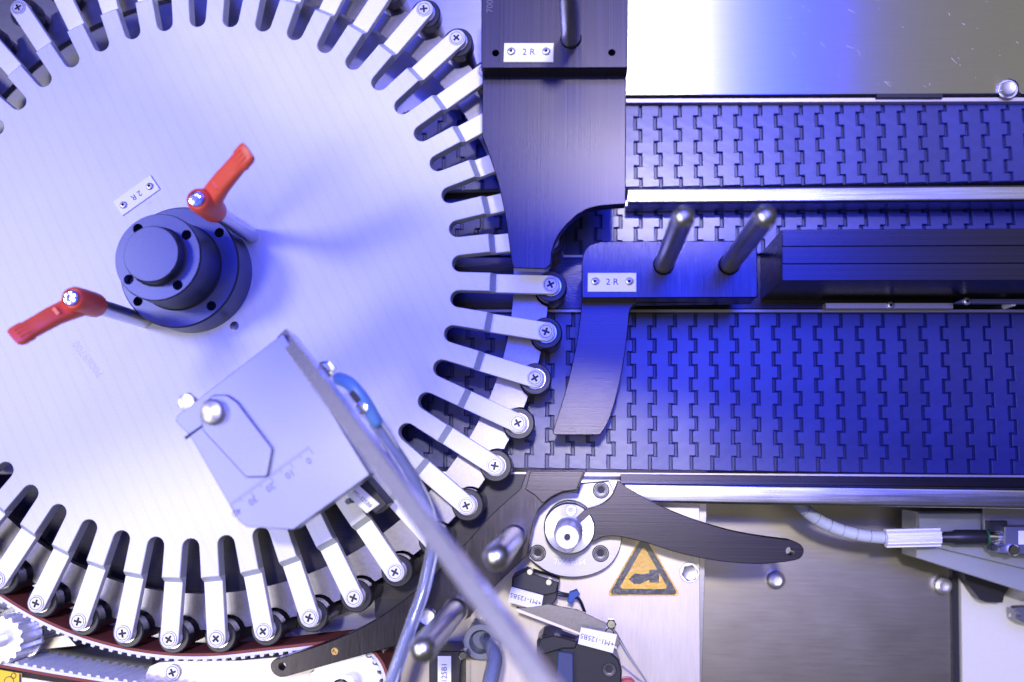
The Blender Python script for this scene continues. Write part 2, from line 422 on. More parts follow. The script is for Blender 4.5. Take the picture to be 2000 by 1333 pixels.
# shared fasteners, top of the head near z = 0, axis up
ME = {}
ME['flat_cross'] = turned_mesh('flat_cross_screw', [(4.15, -1.5), (4.15, 0.45), (3.95, 0.6), (3.35, 0.6), (3.28, 0.4), (3.12, 0.4), (3.05, 0.6), (plus_r(0.55, 2.1), 0.6), (plus_r(0.45, 1.9), 0.05)], 48)
ME['flat_cross'].materials.append(M['screw']); darken(ME['flat_cross'], 48, (3, 4, 5, 7, -1), M['dark'])
ME['pan'] = turned_mesh('pan_screw', [(2.05, 0), (2.05, 0.5), (1.75, 1.0), (1.3, 1.25), (torx_r(0.95), 1.3), (torx_r(0.85), 0.5)], 36)
ME['pan'].materials.append(M['bolt']); darken(ME['pan'], 36, (4, -1), M['dark'])
ME['socket'] = turned_mesh('socket_screw', [(3.6, -4), (3.6, -0.35), (3.3, 0), (2.1, 0), (hex_r(1.75), -0.1), (hex_r(1.65), -0.55)], 36)
ME['socket'].materials.append(M['blackbolt']); darken(ME['socket'], 36, (4, -1), M['dark'])
ME['hexbolt'] = turned_mesh('hex_bolt', [(hex_r(4.4), -3), (hex_r(4.4), -0.5), (3.7, 0), (3.4, -0.15)], 36)
ME['hexbolt'].materials.append(M['bolt'])
ME['washer'] = turned_mesh('washer', [(5.4, -1), (5.4, -0.15), (5.2, 0)], 32)
ME['washer'].materials.append(M['bolt'])

# ------------------------------------------------------------------ the machine bed (setting)
Z_BED, Z_BELT = -64.0, -46.0
def sheet(name, pts, z, th, m, label, kind='structure', bev=0.2):
    o = prism(name, pts, z - th, z, m, bev=bev); o['label'] = label; o['kind'] = kind; return o
sheet('machine_bed', [tuple(p) for p in PX([(-900, -500), (1380, -500), (1380, 1000), (1366, 1500), (-900, 1700)], Z_BED)], Z_BED, 6, M['bed'], 'blue lit stainless machine bed under the wheel')
Z_FLOOR = -120.0
sheet('floor_plate', [(-500, -600), (800, -600), (800, 600), (-500, 600)], Z_FLOOR, 5, M['floor'], 'dull grey steel plate deep below the conveyors')

# ------------------------------------------------------------------ star wheel
WC = (-206.13, 94.23); R_SCR, NF, PH0 = 188.8, 48, math.radians(-1.528)
wheel = thing('star_wheel', 'large white aluminium star wheel with radial fingers and rollers', 'wheel', (*WC, 0))
PITCH = 2 * PI / NF
R_SLOT, R_STEP, HW = 137.7, 157.6, 4.85
def wheel_outline():
    pts = []
    for k in range(NF):
        a = PH0 + k * PITCH; c, s = math.cos(a), math.sin(a)
        rot = lambda x, y: (x * c - y * s, x * s + y * c)
        pts.append(rot(R_STEP, -HW)); pts.append(rot(R_STEP, HW))
        # slot between this finger and the next: sides meet a round end
        b = a + PITCH / 2; cb, sb = math.cos(b), math.sin(b)
        rotb = lambda x, y: (x * cb - y * sb, x * sb + y * cb)
        rc = 0.0
        # slot half width where the side crosses radius r on the slot axis: r*sin(P/2) - HW*... ; round end radius
        hp = PITCH / 2
        # side line in the slot frame: point q on the finger edge: y(x) = -(x*tan(hp) - HW/cos(hp))
        re = (R_SLOT * math.tan(hp) - HW / math.cos(hp)) / (1 / math.cos(hp) - math.tan(hp))
        xc = R_SLOT + re
        ph = hp   # tangent angle
        for j in range(9):
            t = -PI / 2 + ph * 0 - (PI - 2 * 0) * j / 8
            ang = -(PI / 2 - hp * -1) if False else 0
            th = (-PI / 2 - hp * 0) - PI * j / 8
            pts.append(rotb(xc + re * math.cos(th) , re * math.sin(th)))
    return pts
def fix_order(pts):
    return pts
wp = prism('wheel_plate', [(0, 0), (1, 0), (0, 1)], -8, 0, M['wheel'], wheel)
wp.data = prism_mesh('wheel_plate', wheel_outline(), -8, 0, 0.35); wp.data.materials.append(M['wheel'])
lettering('70069700', 6.0, (P(172, 702, 0).x - WC[0], P(172, 702, 0).y - WC[1], 0.005), math.radians(131), M['engrave'], wp, 0.015, name='engraving')
def finger_mesh():
    xs = [(R_STEP, 0.0), (160.3, -4.0), (R_SCR, -4.0)]
    zb = -8.2
    ch = 0.3
    verts, faces = [], []
    loop = [(R_STEP, HW, 0.0), (160.3, HW, -4.0), (R_SCR, HW, -4.0)]
    for j in range(1, 12):
        t = PI / 2 - PI * j / 12
        loop.append((R_SCR + HW * math.cos(t), HW * math.sin(t), -4.0))
    loop += [(R_SCR, -HW, -4.0), (160.3, -HW, -4.0), (R_STEP, -HW, 0.0)]
    n = len(loop)
    for x, y, z in loop: verts.append((x, y, zb))
    for x, y, z in loop: verts.append((x, y, z - ch))
    for i, (x, y, z) in enumerate(loop):
        if x > R_SCR: d = Vector((x - R_SCR, y)); d = d * ((HW - ch) / HW); verts.append((R_SCR + d.x, d.y, z))
        else: verts.append((x, y - math.copysign(ch, y), z))
    for i in range(n - 1):
        faces.append((i, i + 1, n + i + 1, n + i)); faces.append((n + i, n + i + 1, 2 * n + i + 1, 2 * n + i))
    T = lambda i: 2 * n + i
    faces.append((T(0), T(1), T(n - 2), T(n - 1)))
    faces.append(tuple(T(i) for i in range(1, n - 1)))
    faces.append(tuple(range(n)))
    faces.append((0, n, 2 * n, 3 * n - 1, 2 * n - 1, n - 1))
    return new_mesh('finger', verts, faces, 25)
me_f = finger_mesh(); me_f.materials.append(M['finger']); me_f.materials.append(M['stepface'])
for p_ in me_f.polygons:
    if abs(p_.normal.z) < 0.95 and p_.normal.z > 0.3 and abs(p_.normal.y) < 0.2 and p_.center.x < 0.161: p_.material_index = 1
me_roll = turned_mesh('roller', [(6.9, -44), (6.9, -17.2)], 32); me_roll.materials.append(M['body'])
me_fl = turned_mesh('flange', [(7.8, -17.2), (8.25, -16.8), (8.25, -9.9), (7.7, -9.3), (6.6, -9.3), (6.5, -9.7), (5.3, -9.7)], 40); me_fl.materials.append(M['rubber'])
me_wa = turned_mesh('bearing', [(5.0, -9.9), (5.0, -9.0), (5.4, -8.9), (5.4, -8.2)], 32); me_wa.materials.append(M['steel'])
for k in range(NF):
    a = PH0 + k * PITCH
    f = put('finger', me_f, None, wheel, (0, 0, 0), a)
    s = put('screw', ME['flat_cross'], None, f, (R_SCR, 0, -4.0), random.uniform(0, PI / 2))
    r = put('roller', me_roll, None, wheel, (R_SCR * math.cos(a), R_SCR * math.sin(a), 0))
    put('flange', me_fl, None, r); put('bearing', me_wa, None, r)
# scalloped carrier ring
def ring_mesh():
    Ri, zt, zb = 168.3, -22.0, -27.0
    outer = []
    for k in range(NF):
        a = PH0 + k * PITCH
        rs = 9.2; steps = 9
        # scallop around each roller
        ro = 187.0
        half = math.acos(max(-1, min(1, (R_SCR ** 2 + ro ** 2 - rs ** 2) / (2 * R_SCR * ro))))
        outer.append((ro * math.cos(a - PITCH / 2), ro * math.sin(a - PITCH / 2)))
        p0 = Vector((ro * math.cos(a - half), ro * math.sin(a - half))); p1 = Vector((ro * math.cos(a + half), ro * math.sin(a + half)))
        c = Vector((R_SCR * math.cos(a), R_SCR * math.sin(a)))
        t0 = math.atan2(p0.y - c.y, p0.x - c.x); t1 = math.atan2(p1.y - c.y, p1.x - c.x)
        inward = math.atan2(-math.sin(a), -math.cos(a))
        def unwrap(t):
            d = (t - inward + PI) % (2 * PI) - PI; return d
        d0, d1 = unwrap(t0), unwrap(t1)
        for j in range(steps):
            d = d0 + (d1 - d0) * j / (steps - 1)
            outer.append((c.x + rs * math.cos(inward + d), c.y + rs * math.sin(inward + d)))
    n = len(outer)
    inner = [(Ri * p[0] / math.hypot(*p), Ri * p[1] / math.hypot(*p)) for p in outer]
    verts = [(x, y, zt) for x, y in outer] + [(x, y, zt) for x, y in inner] + [(x, y, zb) for x, y in outer] + [(x, y, zb) for x, y in inner]
    faces = []
    for i in range(n):
        j = (i + 1) % n
        faces += [(i, j, n + j, n + i), (2 * n + i, 3 * n + i, 3 * n + j, 2 * n + j), (i, 2 * n + i, 2 * n + j, j), (n + i, n + j, 3 * n + j, 3 * n + i)]
    return new_mesh('carrier_ring', verts, faces, 30)
link('carrier_ring', ring_mesh(), M['ring'], wheel)
turned('wheel_hub', [(60, -60), (60, -12), (58, -8.3)], M['hub'], wheel, 48)
d_ = P(458, 637, 0)
turned('dowel', [(2.4, -1), (2.4, 0.05), (2.2, 0.12)], M['body'], wheel, 24, (d_.x - WC[0], d_.y - WC[1], 0))
turned('dowel', [(0.9, -1), (0.9, 0.04)], M['engrave'], wheel, 16, (P(293, 396).x - WC[0], P(293, 396).y - WC[1], 0))

# ------------------------------------------------------------------ clamp hub on the wheel
hub = thing('clamp_hub', 'stepped black round clamp hub with bolt holes at the wheel centre', 'hub', (*WC, 0))
hb = turned('base_disc', [(31.4, 0), (31.4, 19.0), (30.6, 20.0), (24, 20.0)], M['hub'], hub, 72)
def hcut(pts, r0, z0, z1): return [hole(r0 * math.cos(math.radians(a)), r0 * math.sin(math.radians(a)), 2.5, z0, z1) for a in pts]
cut(hb, hcut([41, -48, 138, -139], 27.0, 8, 30))
hm = turned('middle_disc', [(22.6, 20.0), (22.0, 21.0), (21.6, 44.0), (21.0, 45.0)], M['hub'], hub, 64)
cut(hm, hcut([38, -52, 127, -141], 17.6, 33, 50))
turned('cap_disc', [(14.8, 45.0), (14.0, 45.7), (13.8, 51.4), (13.2, 52.2)], M['hub'], hub, 56)
hs_ = math.radians(-141)
put('hole_screw', ME['pan'], None, hub, (17.6 * math.cos(hs_), 17.6 * math.sin(hs_), 39.0))

def lever(base, ztop, tip, label):
    b = P(*base, 0)
    t = thing('clamping_lever', label, 'lever', (b.x, b.y, 0), 'red clamping levers on the wheel')
    turned('rod', [(3.9, 0), (3.9, 52), (3.6, 54)], M['pin'], t, 24)
    e = P(*tip, 84); d = Vector((e.x - b.x, e.y - b.y)); ln = d.length; d.normalize(); a = math.atan2(d.y, d.x)
    # handle: skirt, swept neck and paddle, one lofted mesh
    v, f = ringstack([(5.4, 51), (5.9, 53), (6.0, 60), (5.9, 66), (5.7, 71.5), (5.0, 73.5), (4.6, 73.8), (4.2, 73.0)], 32)
    st = [(-1.5, 61.0, 5.2, 6.6), (2.5, 63.5, 5.2, 6.4), (6.5, 67.5, 5.0, 5.0), (0.40 * ln, 72.5, 4.7, 4.0), (0.6 * ln, 76.0, 4.5, 3.5), (0.78 * ln, 79.2, 4.4, 3.1), (0.80 * ln, 79.6, 5.0, 3.1), (0.94 * ln, 81.9, 5.0, 2.8), (0.99 * ln, 82.8, 4.3, 2.3), (ln, 83.0, 2.6, 1.2)]
    n = 20; base_i = len(v)
    for x, z, w, h in st:
        for k in range(n):
            q = 2 * PI * k / n
            cy, cz = math.cos(q), math.sin(q)
            sy = math.copysign(abs(cy) ** 0.6, cy) * w; sz = math.copysign(abs(cz) ** 0.6, cz) * h
            v.append((x * math.cos(a) - sy * math.sin(a), x * math.sin(a) + sy * math.cos(a), z + sz))
    for i in range(len(st) - 1):
        for k in range(n):
            j = (k + 1) % n; f.append((base_i + i * n + k, base_i + i * n + j, base_i + (i + 1) * n + j, base_i + (i + 1) * n + k))
    f.append(tuple(base_i + k for k in range(n))); f.append(tuple(base_i + (len(st) - 1) * n + k for k in range(n)))
    hd = link('handle', new_mesh('handle', v, f, 50), M['red'], t)
    for w in (-2.0, 0.0, 2.0):
        x0, x1 = 0.66 * ln, 0.90 * ln
        pth = [Vector((x * math.cos(a) - w * math.sin(a), x * math.sin(a) + w * math.cos(a), z)) for x, z in ((x0, 79.6 + 0.15), (x1, 84.1))]
        link('grip_rib', tube_mesh('grip_rib', pth, 0.55, 8), M['red'], hd)
    cx, cw = 0.36 * ln, 4.2
    zz = 74.95
    put('emblem_frame', prism_mesh('emblem_frame', box_pts(0, 0, 4.4, 4.2), -1.2, 0.12, 0.15), M['red'], hd, (cx * math.cos(a), cx * math.sin(a), zz), a)
    sc = turned('screw', [(3.7, 72.0), (3.7, 74.2), (3.2, 75.0), (2.0, 75.2), (torx_r(1.7), 75.0), (torx_r(1.5), 73.8)], M['steel'], t, 36)
lever((492, 461), 74, (486, 292), 'red clamping lever raised on a steel rod, pointing away from the black hub')
lever((282, 627), 73, (24, 661), 'red clamping lever reaching past the wheel edge beside the black hub')

def label_plate(corner_a, corner_b, z, flip, label):
    """long plate: corner_a -> corner_b is one long edge in the picture (left to right); plate lies below that edge"""
    A, B = P(*corner_a, z), P(*corner_b, z)
    a = math.atan2(B.y - A.y, B.x - A.x); L_, W_ = 24.5, 9.7
    cx = (A.x + B.x) / 2 + math.sin(a) * W_ / 2; cy = (A.y + B.y) / 2 - math.cos(a) * W_ / 2
    t = thing('label_plate', label, 'label', (cx, cy, z), 'white label plates reading 2 R')
    t.rotation_euler.z = a + (PI if flip else 0)
    put('plate', prism_mesh('plate', box_pts(0, 0, L_, W_), 0, 1.0, 0.2), M['white'], t)
    for s in (-1, 1): put('screw', ME['pan'], None, t, (s * 8.6, 0.4, 0.9), random.uniform(0, 1))
    lettering('2 R', 4.6, (0, 0.1, 1.02), 0, M['ink'], t, 0.04)
label_plate((222, 395), (295, 343), 0.0, True, 'white 2 R label plate screwed to the aluminium wheel beside the hub')

# ------------------------------------------------------------------ upper guide arm
up = thing('transfer_guide', 'broad black anodised guide arm reaching over the wheel fingers', 'guide arm', (*P(1085, 300, 16.5).xy, 16.5))
uo = up.location / MM
def rel(pts, o): return [(p[0] - o.x, p[1] - o.y) for p in pts]
arm_px = [(942, -120), (942, 268)] + smooth2([(942, 268), (962, 322), (977, 375), (988, 430), (995, 480), (999, 512)], 4)[1:] + [(1003, 524), (1065, 526), (1076, 517), (1078, 492)] + smooth2([(1078, 492), (1088, 464), (1108, 438), (1134, 416), (1165, 404), (1222, 399)], 5)[1:] + [(1224, -120)]
arm = put('arm_plate', prism_mesh('arm_plate', rel(PX(arm_px, 24.5), uo), 0, 8.0, 0.4), M['anod'], up)
Z_UB = 35.0
blk = put('top_block', prism_mesh('top_block', rel(PX([(940, -120), (940, 134), (1226, 133), (1228, -120)], Z_UB), uo), 8.05, Z_UB - uo.z, 0.45), M['anod'], up)
pin_xy = P(1115, 76, Z_UB)
cut(blk, [hole(P(968, 104, Z_UB).x - uo.x, P(968, 104, Z_UB).y - uo.y, 1.8, 9, 40), hole(P(1195, 103, Z_UB).x - uo.x, P(1195, 103, Z_UB).y - uo.y, 1.8, 9, 40), hole(pin_xy.x - uo.x, pin_xy.y - uo.y, 5.3, 9, 40)])
def round_pin(r, h): return [(r, 0), (r, h - r)] + [(r * math.cos(t), h - r + r * math.sin(t)) for t in [PI / 2 * k / 8 for k in range(1, 8)]] + [(0.3, h)]
turned('handle_pin', round_pin(4.75, 102), M['pin'], up, 32, (pin_xy.x - uo.x, pin_xy.y - uo.y, 9.0))
e_ = P(957, 12, Z_UB)
lettering('7009', 4.6, (e_.x - uo.x, e_.y - uo.y + 1, Z_UB - uo.z + 0.005), PI / 2, M['engrave_dark'], blk, 0.01, name='engraving')
label_plate((985, 86), (1082, 86), Z_UB, False, 'white 2 R label plate beside the steel pin on the broad guide arm')

# ------------------------------------------------------------------ lower sickle guide with block and two pins
ZB = 5.0
sg = thing('guide_block', 'black guide block with two upright steel pins and a curved sickle finger', 'guide block', (*P(1200, 650, -17).xy, -17))
so = sg.location / MM
sick = [(1150, 500), (1136, 520), (1136, 592)] + smooth2([(1136, 592), (1132, 630), (1126, 670), (1116, 720), (1104, 766), (1090, 812), (1079, 845)], 4)[1:] + [(1083, 850), (1172, 850)] + smooth2([(1172, 850), (1187, 826), (1201, 785), (1213, 735), (1222, 680), (1227, 635), (1229, 612), (1234, 600), (1244, 593)], 4)[1:] + [(1470, 590), (1470, 500)]
put('sickle_finger', prism_mesh('sickle_finger', rel(PX(sick, -9), so), 0, 8.0, 0.35), M['anod_x'], sg)
bk = round_poly(rel(PX([(1136, 582), (1136, 471), (1479, 470), (1480, 581)], ZB), so), 2.0)
bk = rel(PX([(1137, 583), (1136, 576), (1136, 512)] + smooth2([(1136, 512), (1141, 492), (1152, 479), (1172, 472)], 4)[1:] + [(1474, 470), (1479, 475), (1480, 580), (1476, 582)], ZB), so)
M['anod_d'] = mat('black_anodised_diagonal', (0.054, 0.050, 0.056), 1.0, 0.26, grain=(1700, 60, 6), vary=0.3, rvar=0.15, bump=0.12)
b2 = put('block', prism_mesh('block', bk, 8.05, ZB - so.z, 0.5), M['anod_d'], sg)
pins = [P(1296.5, 517, ZB), P(1424.5, 517, ZB)]
cut(b2, [hole(p.x - so.x, p.y - so.y, 5.5, 9, 40) for p in pins])
for p in pins: turned('handle_pin', round_pin(4.8, 115), M['pin'], sg, 32, (p.x - so.x, p.y - so.y, 9.0))
label_plate((1148, 534), (1243, 534), ZB, False, 'white 2 R label plate on the black block with two upright pins')

# ------------------------------------------------------------------ stack of three guide bars
gb = thing('guide_bar_stack', 'tall black stack of three guide bars running along the conveyor', 'guide bars', (*P(1700, 520, -46).xy, -46))
go = gb.location / MM
ys = [(449, 481), (482, 515), (516, 548)]
for y0, y1 in ys:
    q = [P(1527, y0, 14.5), P(1527, y1, 14.5)]
    x0 = q[0].x; ya, yb = q[0].y, q[1].y - 0.15
    o = put('guide_bar', prism_mesh('guide_bar', [(x0 - go.x, yb - go.y), (x0 - go.x + 300, yb - go.y), (x0 - go.x + 300, ya - go.y), (x0 - go.x, ya - go.y)], 0.0 if True else 0, 60.5, 0.25), M['anod_x'], gb)

# ------------------------------------------------------------------ conveyors
LP = 11.27   # link pitch
def link_mesh(name, rows, rowh, first):
    """one belt link: rows knuckles alternating left/right; local origin at the link's upper left, y down"""
    off, gap, hg = 2.9, 1.35, 0.30
    L, R_ = [], []
    y = 0.0; pts_l, pts_r = [], []
    for i, h in enumerate(rowh):
        s = off if (i + first) % 2 == 0 else 0.0
        pts_l += [(s, -y - (hg / 2 if s == 0.0 and i else -hg / 2 if i else 0)), (s, -(y + h) + (hg / 2 if s == 0.0 else -hg / 2))]
        pts_r += [(s + LP - gap, -y - (hg / 2 if s != 0.0 and i else -hg / 2 if i else 0)), (s + LP - gap, -(y + h) + (hg / 2 if s != 0.0 else -hg / 2))]
        y += h
    pts = pts_l + pts_r[::-1]
    return prism_mesh(name, pts, -4.5, 0.0, 0.42)
def conveyor(name, label, y_px, x_px0, x_px1, col_px, joints, first, ang, group=None):
    """y_px: upper and lower belt edge at x = 1240; joints: joint rows (px); col_px: where a column's left gap starts"""
    o0 = P(col_px, y_px[0], Z_BELT)
    t = thing(name, label, 'conveyor', (o0.x, o0.y, Z_BELT))
    t.rotation_euler.z = ang
    ys = [y_px[0]] + joints + [y_px[1]]
    w = [P(col_px, y, Z_BELT).y for y in ys]
    rowh = [w[i] - w[i + 1] for i in range(len(w) - 1)]
    me = link_mesh('belt_link', len(rowh), rowh, first); me.materials.append(M['belt'])
    k0 = int(math.floor((P(x_px0, y_px[0], Z_BELT).x - o0.x) / LP)); k1 = int(math.ceil((P(x_px1, y_px[0], Z_BELT).x - o0.x) / LP))
    for k in range(k0, k1):
        bl_ = put('belt_link', me, None, t, (k * LP + random.uniform(-0.08, 0.08), random.uniform(-0.1, 0.1), random.uniform(-0.05, 0.05)), 0); bl_.rotation_euler = (random.uniform(-0.003, 0.003), random.uniform(-0.012, 0.012), 0)
    put('belt_bed', prism_mesh('belt_bed', [(k0 * LP, -sum(rowh) + 0.3), (k1 * LP, -sum(rowh) + 0.3), (k1 * LP, -0.3), (k0 * LP, -0.3)], -7, -2.2, 0), M['beltbed'], t)
    hb = []
    return t
ANG_U = 0.0075
conv_u = conveyor('conveyor', 'narrow blue link chain conveyor between the stainless cover and the polished rail', (206, 366), 790, 2560, 1242.5, [229.3, 253.7, 277.4, 301.1, 324.9, 348.8], 0, ANG_U)
conv_m = conveyor('conveyor', 'blue link chain strip mostly hidden behind the black block and guide bars', (402, 498), 860, 2560, 1243.5, [420.5, 445, 470.3], 1, 0.004)
conv_l = conveyor('conveyor', 'wide blue link chain conveyor under the sickle finger', (612, 918), 800, 2560, 1230.5, [637.7, 662.8, 687.9, 713.1, 738.3, 763.6, 788.9, 814.2, 839.6, 865.0, 890.2], 0, 0.0)
def strip(name, label, cat, a, b, z0, z1, m, wpx, bev=0.2, group=None):
    """bar between two photo points on its upper edge, wpx = width in photo px, at height z1"""
    A, B = P(*a, z1), P(*b, z1); A2, B2 = P(a[0], a[1] + wpx, z1), P(b[0], b[1] + wpx, z1)
    if b[0] >= 2100: B = A + (B - A) * 1.5; B2 = A2 + (B2 - A2) * 1.5
    o = prism(name, [A.xy, B.xy, B2.xy, A2.xy], z0, z1, m, bev=bev); return tag(o, label, cat, group)
def half_round(name, label, a, b, wpx, z0, z1, m):
    A, B = P(*a, z1), P(*b, z1); w = (A - P(a[0], a[1] + wpx, z1)).length
    d = (B - A) * 1.5; ln = d.length; ang = math.atan2(d.y, d.x)
    t = bpy.data.objects.new(name, None)
    prof = [(0, z0)]
    r = 1.5
    for k in range(6): q = PI - PI / 2 * k / 5; prof.append((r + r * math.cos(q), z1 - r + r * math.sin(q)))
    for k in range(6): q = PI / 2 - PI / 2 * k / 5; prof.append((w - r + r * math.cos(q), z1 - r + r * math.sin(q)))
    prof.append((w, z0))
    verts = [(0.0 if x == 0 else ln, -p[0], p[1] - z0) for x in (0, 1) for p in prof]
    n = len(prof); faces = [(i, (i + 1) % n, n + (i + 1) % n, n + i) for i in range(n)] + [tuple(range(n)), tuple(range(n, 2 * n))]
    o = link(name, new_mesh(name, verts, faces, 25), m)
    o.location = (A.x * MM, A.y * MM, z0 * MM); o.rotation_euler.z = ang
    return tag(o, label, 'rail', 'polished steel rails')
half_round('guide_rail', 'polished steel guide rail along the narrow blue conveyor', (1227, 367), (2100, 360.5), 31, -44, -27, M['rail'])
half_round('guide_rail', 'polished steel guide rail beside the curved black lever and wide conveyor', (1213, 944), (2100, 957), 38, -44, -27, M['rail'])
strip('edge_strip', 'thin pale steel strip along the far edge of the narrow conveyor', 'strip', (1200, 193), (2100, 190), -52, -42, M['plate'], 8)
strip('edge_strip', 'black gap strip beside the stainless cover plate', 'strip', (1200, 184), (2100, 182), -52, -44, M['dark'], 8)
strip('edge_strip', 'black channel wall under the polished rail of the narrow conveyor', 'strip', (1227, 384), (2100, 379), -52, -44.5, M['dark'], 22)
strip('edge_strip', 'thin pale steel strip above the transfer plate', 'strip', (1000, 498), (1160, 498), -50, -44, M['plate'], 5)
strip('edge_strip', 'pale tan steel strip along the near edge of the black block', 'strip', (930, 604.5), (2100, 604.5), -50, -42.5, M['mount'], 6)
strip('edge_strip', 'thin pale steel strip along the lower edge of the wide conveyor', 'strip', (860, 921), (2100, 929), -50, -43.5, M['plate'], 5)
strip('edge_strip', 'black bar between the wide conveyor and its polished rail', 'strip', (1212, 926), (2100, 935), -50, -40, M['anod_x'], 18)
sheet_t = prism('transfer_plate', [tuple(p) for p in PX([(860, 503), (2560, 503), (2560, 604), (860, 604)], -44.5)], -50, -44.5, M['anod_x'])
tag(sheet_t, 'black brushed transfer plate between the two conveyors', 'plate')
st2 = thing('spacer_bar', 'pale steel spacer bar under the black guide bars with a round screw', 'bar', (*P(1740, 598, -44).xy, -44))
s2o = st2.location / MM
put('bar', prism_mesh('bar', rel(PX([(1613, 592), (1862, 592), (1862, 603), (1613, 603)], -36), s2o), 0, 8, 0.2), M['plate'], st2)
put('screw', ME['pan'], None, st2, tuple(P(1739, 597, -36) - s2o))
bl = thing('bracket_strip', 'light grey steel strip with a slot screw beyond the spacer bar', 'bracket', (*P(1930, 592, -44).xy, -44))
blo = bl.location / MM
put('strip', prism_mesh('strip', rel(PX([(1862, 593), (1880, 584), (2100, 584), (2100, 594), (1875, 593)], -30), blo), 11, 14, 0.2), M['bracket'], bl)
put('spacer', turned_mesh('spacer', [(1.6, 0), (1.6, 11)], 16), M['tooth'], bl, tuple(P(1962, 599, -44) - blo))
put('screw', ME['pan'], None, bl, tuple(P(1888, 589, -30) - blo))

# ------------------------------------------------------------------ stainless cover plate
cv = thing('cover_plate', 'scratched brushed stainless cover plate above the narrow conveyor', 'plate', (*P(1600, 90, -44).xy, -44))
co = cv.location / MM
cpx = [(1190, -150), (2560, -150), (2560, 183), (1996, 183), (1990, 180), (1989, 165), (1984, 158), (1972, 154), (1960, 158), (1955, 166), (1953, 183), (1190, 186)]
put('sheet', prism_mesh('sheet', rel(PX(cpx, -40), co), 0, 4, 0.15), M['stainless'], cv)
bt = P(1970, 172, -36)
put('bolt', ME['hexbolt'], None, cv, tuple(bt - co), 0.3)
put('washer', ME['washer'], None, cv, tuple(P(1969, 174, -39) - co))
st = strip('edge_strip', 'short black seal strip tucked under the edge of the stainless cover', 'strip', (1712, 183), (1842, 183), -46, -39.5, M['dark'], 8)
# fine scratches on the cover, each a hair-thin raised burr
rs_ = random.Random(3)
vv, ff = [], []
for i in range(80):
    x, y = rs_.uniform(1380, 1990), rs_.uniform(0, 178)
    p = P(x, y, -39.97) - co
    ln, a = rs_.choice([0.15, 0.2, 0.25, 0.3, 0.9, 2.2]), rs_.uniform(-1.2, -0.2); w = rs_.uniform(0.05, 0.11)
    c, s = math.cos(a), math.sin(a); b0 = len(vv)
    for u, v_ in ((-ln, -w), (ln, -w * 0.4), (ln, w * 0.4), (-ln, w)): vv.append((p.x + u * c - v_ * s, p.y + u * s + v_ * c, p.z))
    ff.append((b0, b0 + 1, b0 + 2, b0 + 3))
scr = put('scratches', new_mesh('scratches', vv, ff), M['white'], cv); scr['kind'] = 'stuff'

# ------------------------------------------------------------------ black guide plate under the wheel's lower half
def wheel_arc(r, a0, a1, n):
    return [(WC[0] + r * math.cos(math.radians(a0 + (a1 - a0) * k / n)), WC[1] + r * math.sin(math.radians(a0 + (a1 - a0) * k / n))) for k in range(n + 1)]
gp_pts = [tuple(P(-150, 926, -46).xy), tuple(P(1045, 926, -46).xy), tuple(P(1040, 960, -46).xy), tuple(P(960, 1045, -46).xy), tuple(P(860, 1150, -46).xy), tuple(P(735, 1235, -46).xy)] + wheel_arc(195.5, -62, -150, 30)
gpl = prism('guide_plate', gp_pts, -52, -46, M['plateblack']); tag(gpl, 'black plate under the wheel next to the wide conveyor', 'plate')

# ------------------------------------------------------------------ light base plate, lower right of the wheel
bp = prism('base_plate', [tuple(p) for p in PX([(560, 1285), (700, 1240), (760, 1200), (900, 1080), (1000, 1000), (1040, 982), (1366, 982), (1369, 1600), (240, 1600)], -48)], -62, -48, M['plate'])
tag(bp, 'pale satin stainless base plate carrying sensors and the warning triangle', 'plate')
Zp = -48.0
bb = thing('hex_bolt', 'hex bolt on the pale base plate near the warning triangle', 'bolt', (*P(1348, 1120, -44).xy, Zp))
put('head', ME['hexbolt'], None, bb, (0, 0, 3.6), 0.2); put('washer', ME['washer'], None, bb, (0, 0, 1.0))

# warning triangle (foil)
wt = thing('warning_sign', 'wrinkled yellow foil warning triangle with black border on the base plate', 'sign', (*P(1257, 1120, Zp).xy, Zp))
wo = wt.location / MM
def tri(s, z0, z1, m, name):
    pts = [(1257, 1038), (1184, 1165), (1330, 1165)]; cx, cy = 1257, 1122
    q = [(cx + (x - cx) * s, cy + (y - cy) * s) for x, y in pts]
    return put(name, prism_mesh(name, round_poly(rel(PX(q, Zp), wo), 2.2 * s), z0, z1, 0), m, wt)
tri(1.0, 0, 0.15, M['yellow'], 'border'); tri(0.93, 0.15, 0.19, M['foilblack'], 'band'); tri(0.66, 0.19, 0.23, M['yellow'], 'field')
pict = [(1228, 1131), (1240, 1120), (1252, 1122), (1268, 1119), (1268, 1113), (1287, 1113), (1287, 1138), (1268, 1138), (1268, 1133), (1250, 1141), (1238, 1141)]
put('pictogram', prism_mesh('pictogram', rel(PX(pict, Zp), wo), 0.23, 0.27, 0), M['foilblack'], wt)

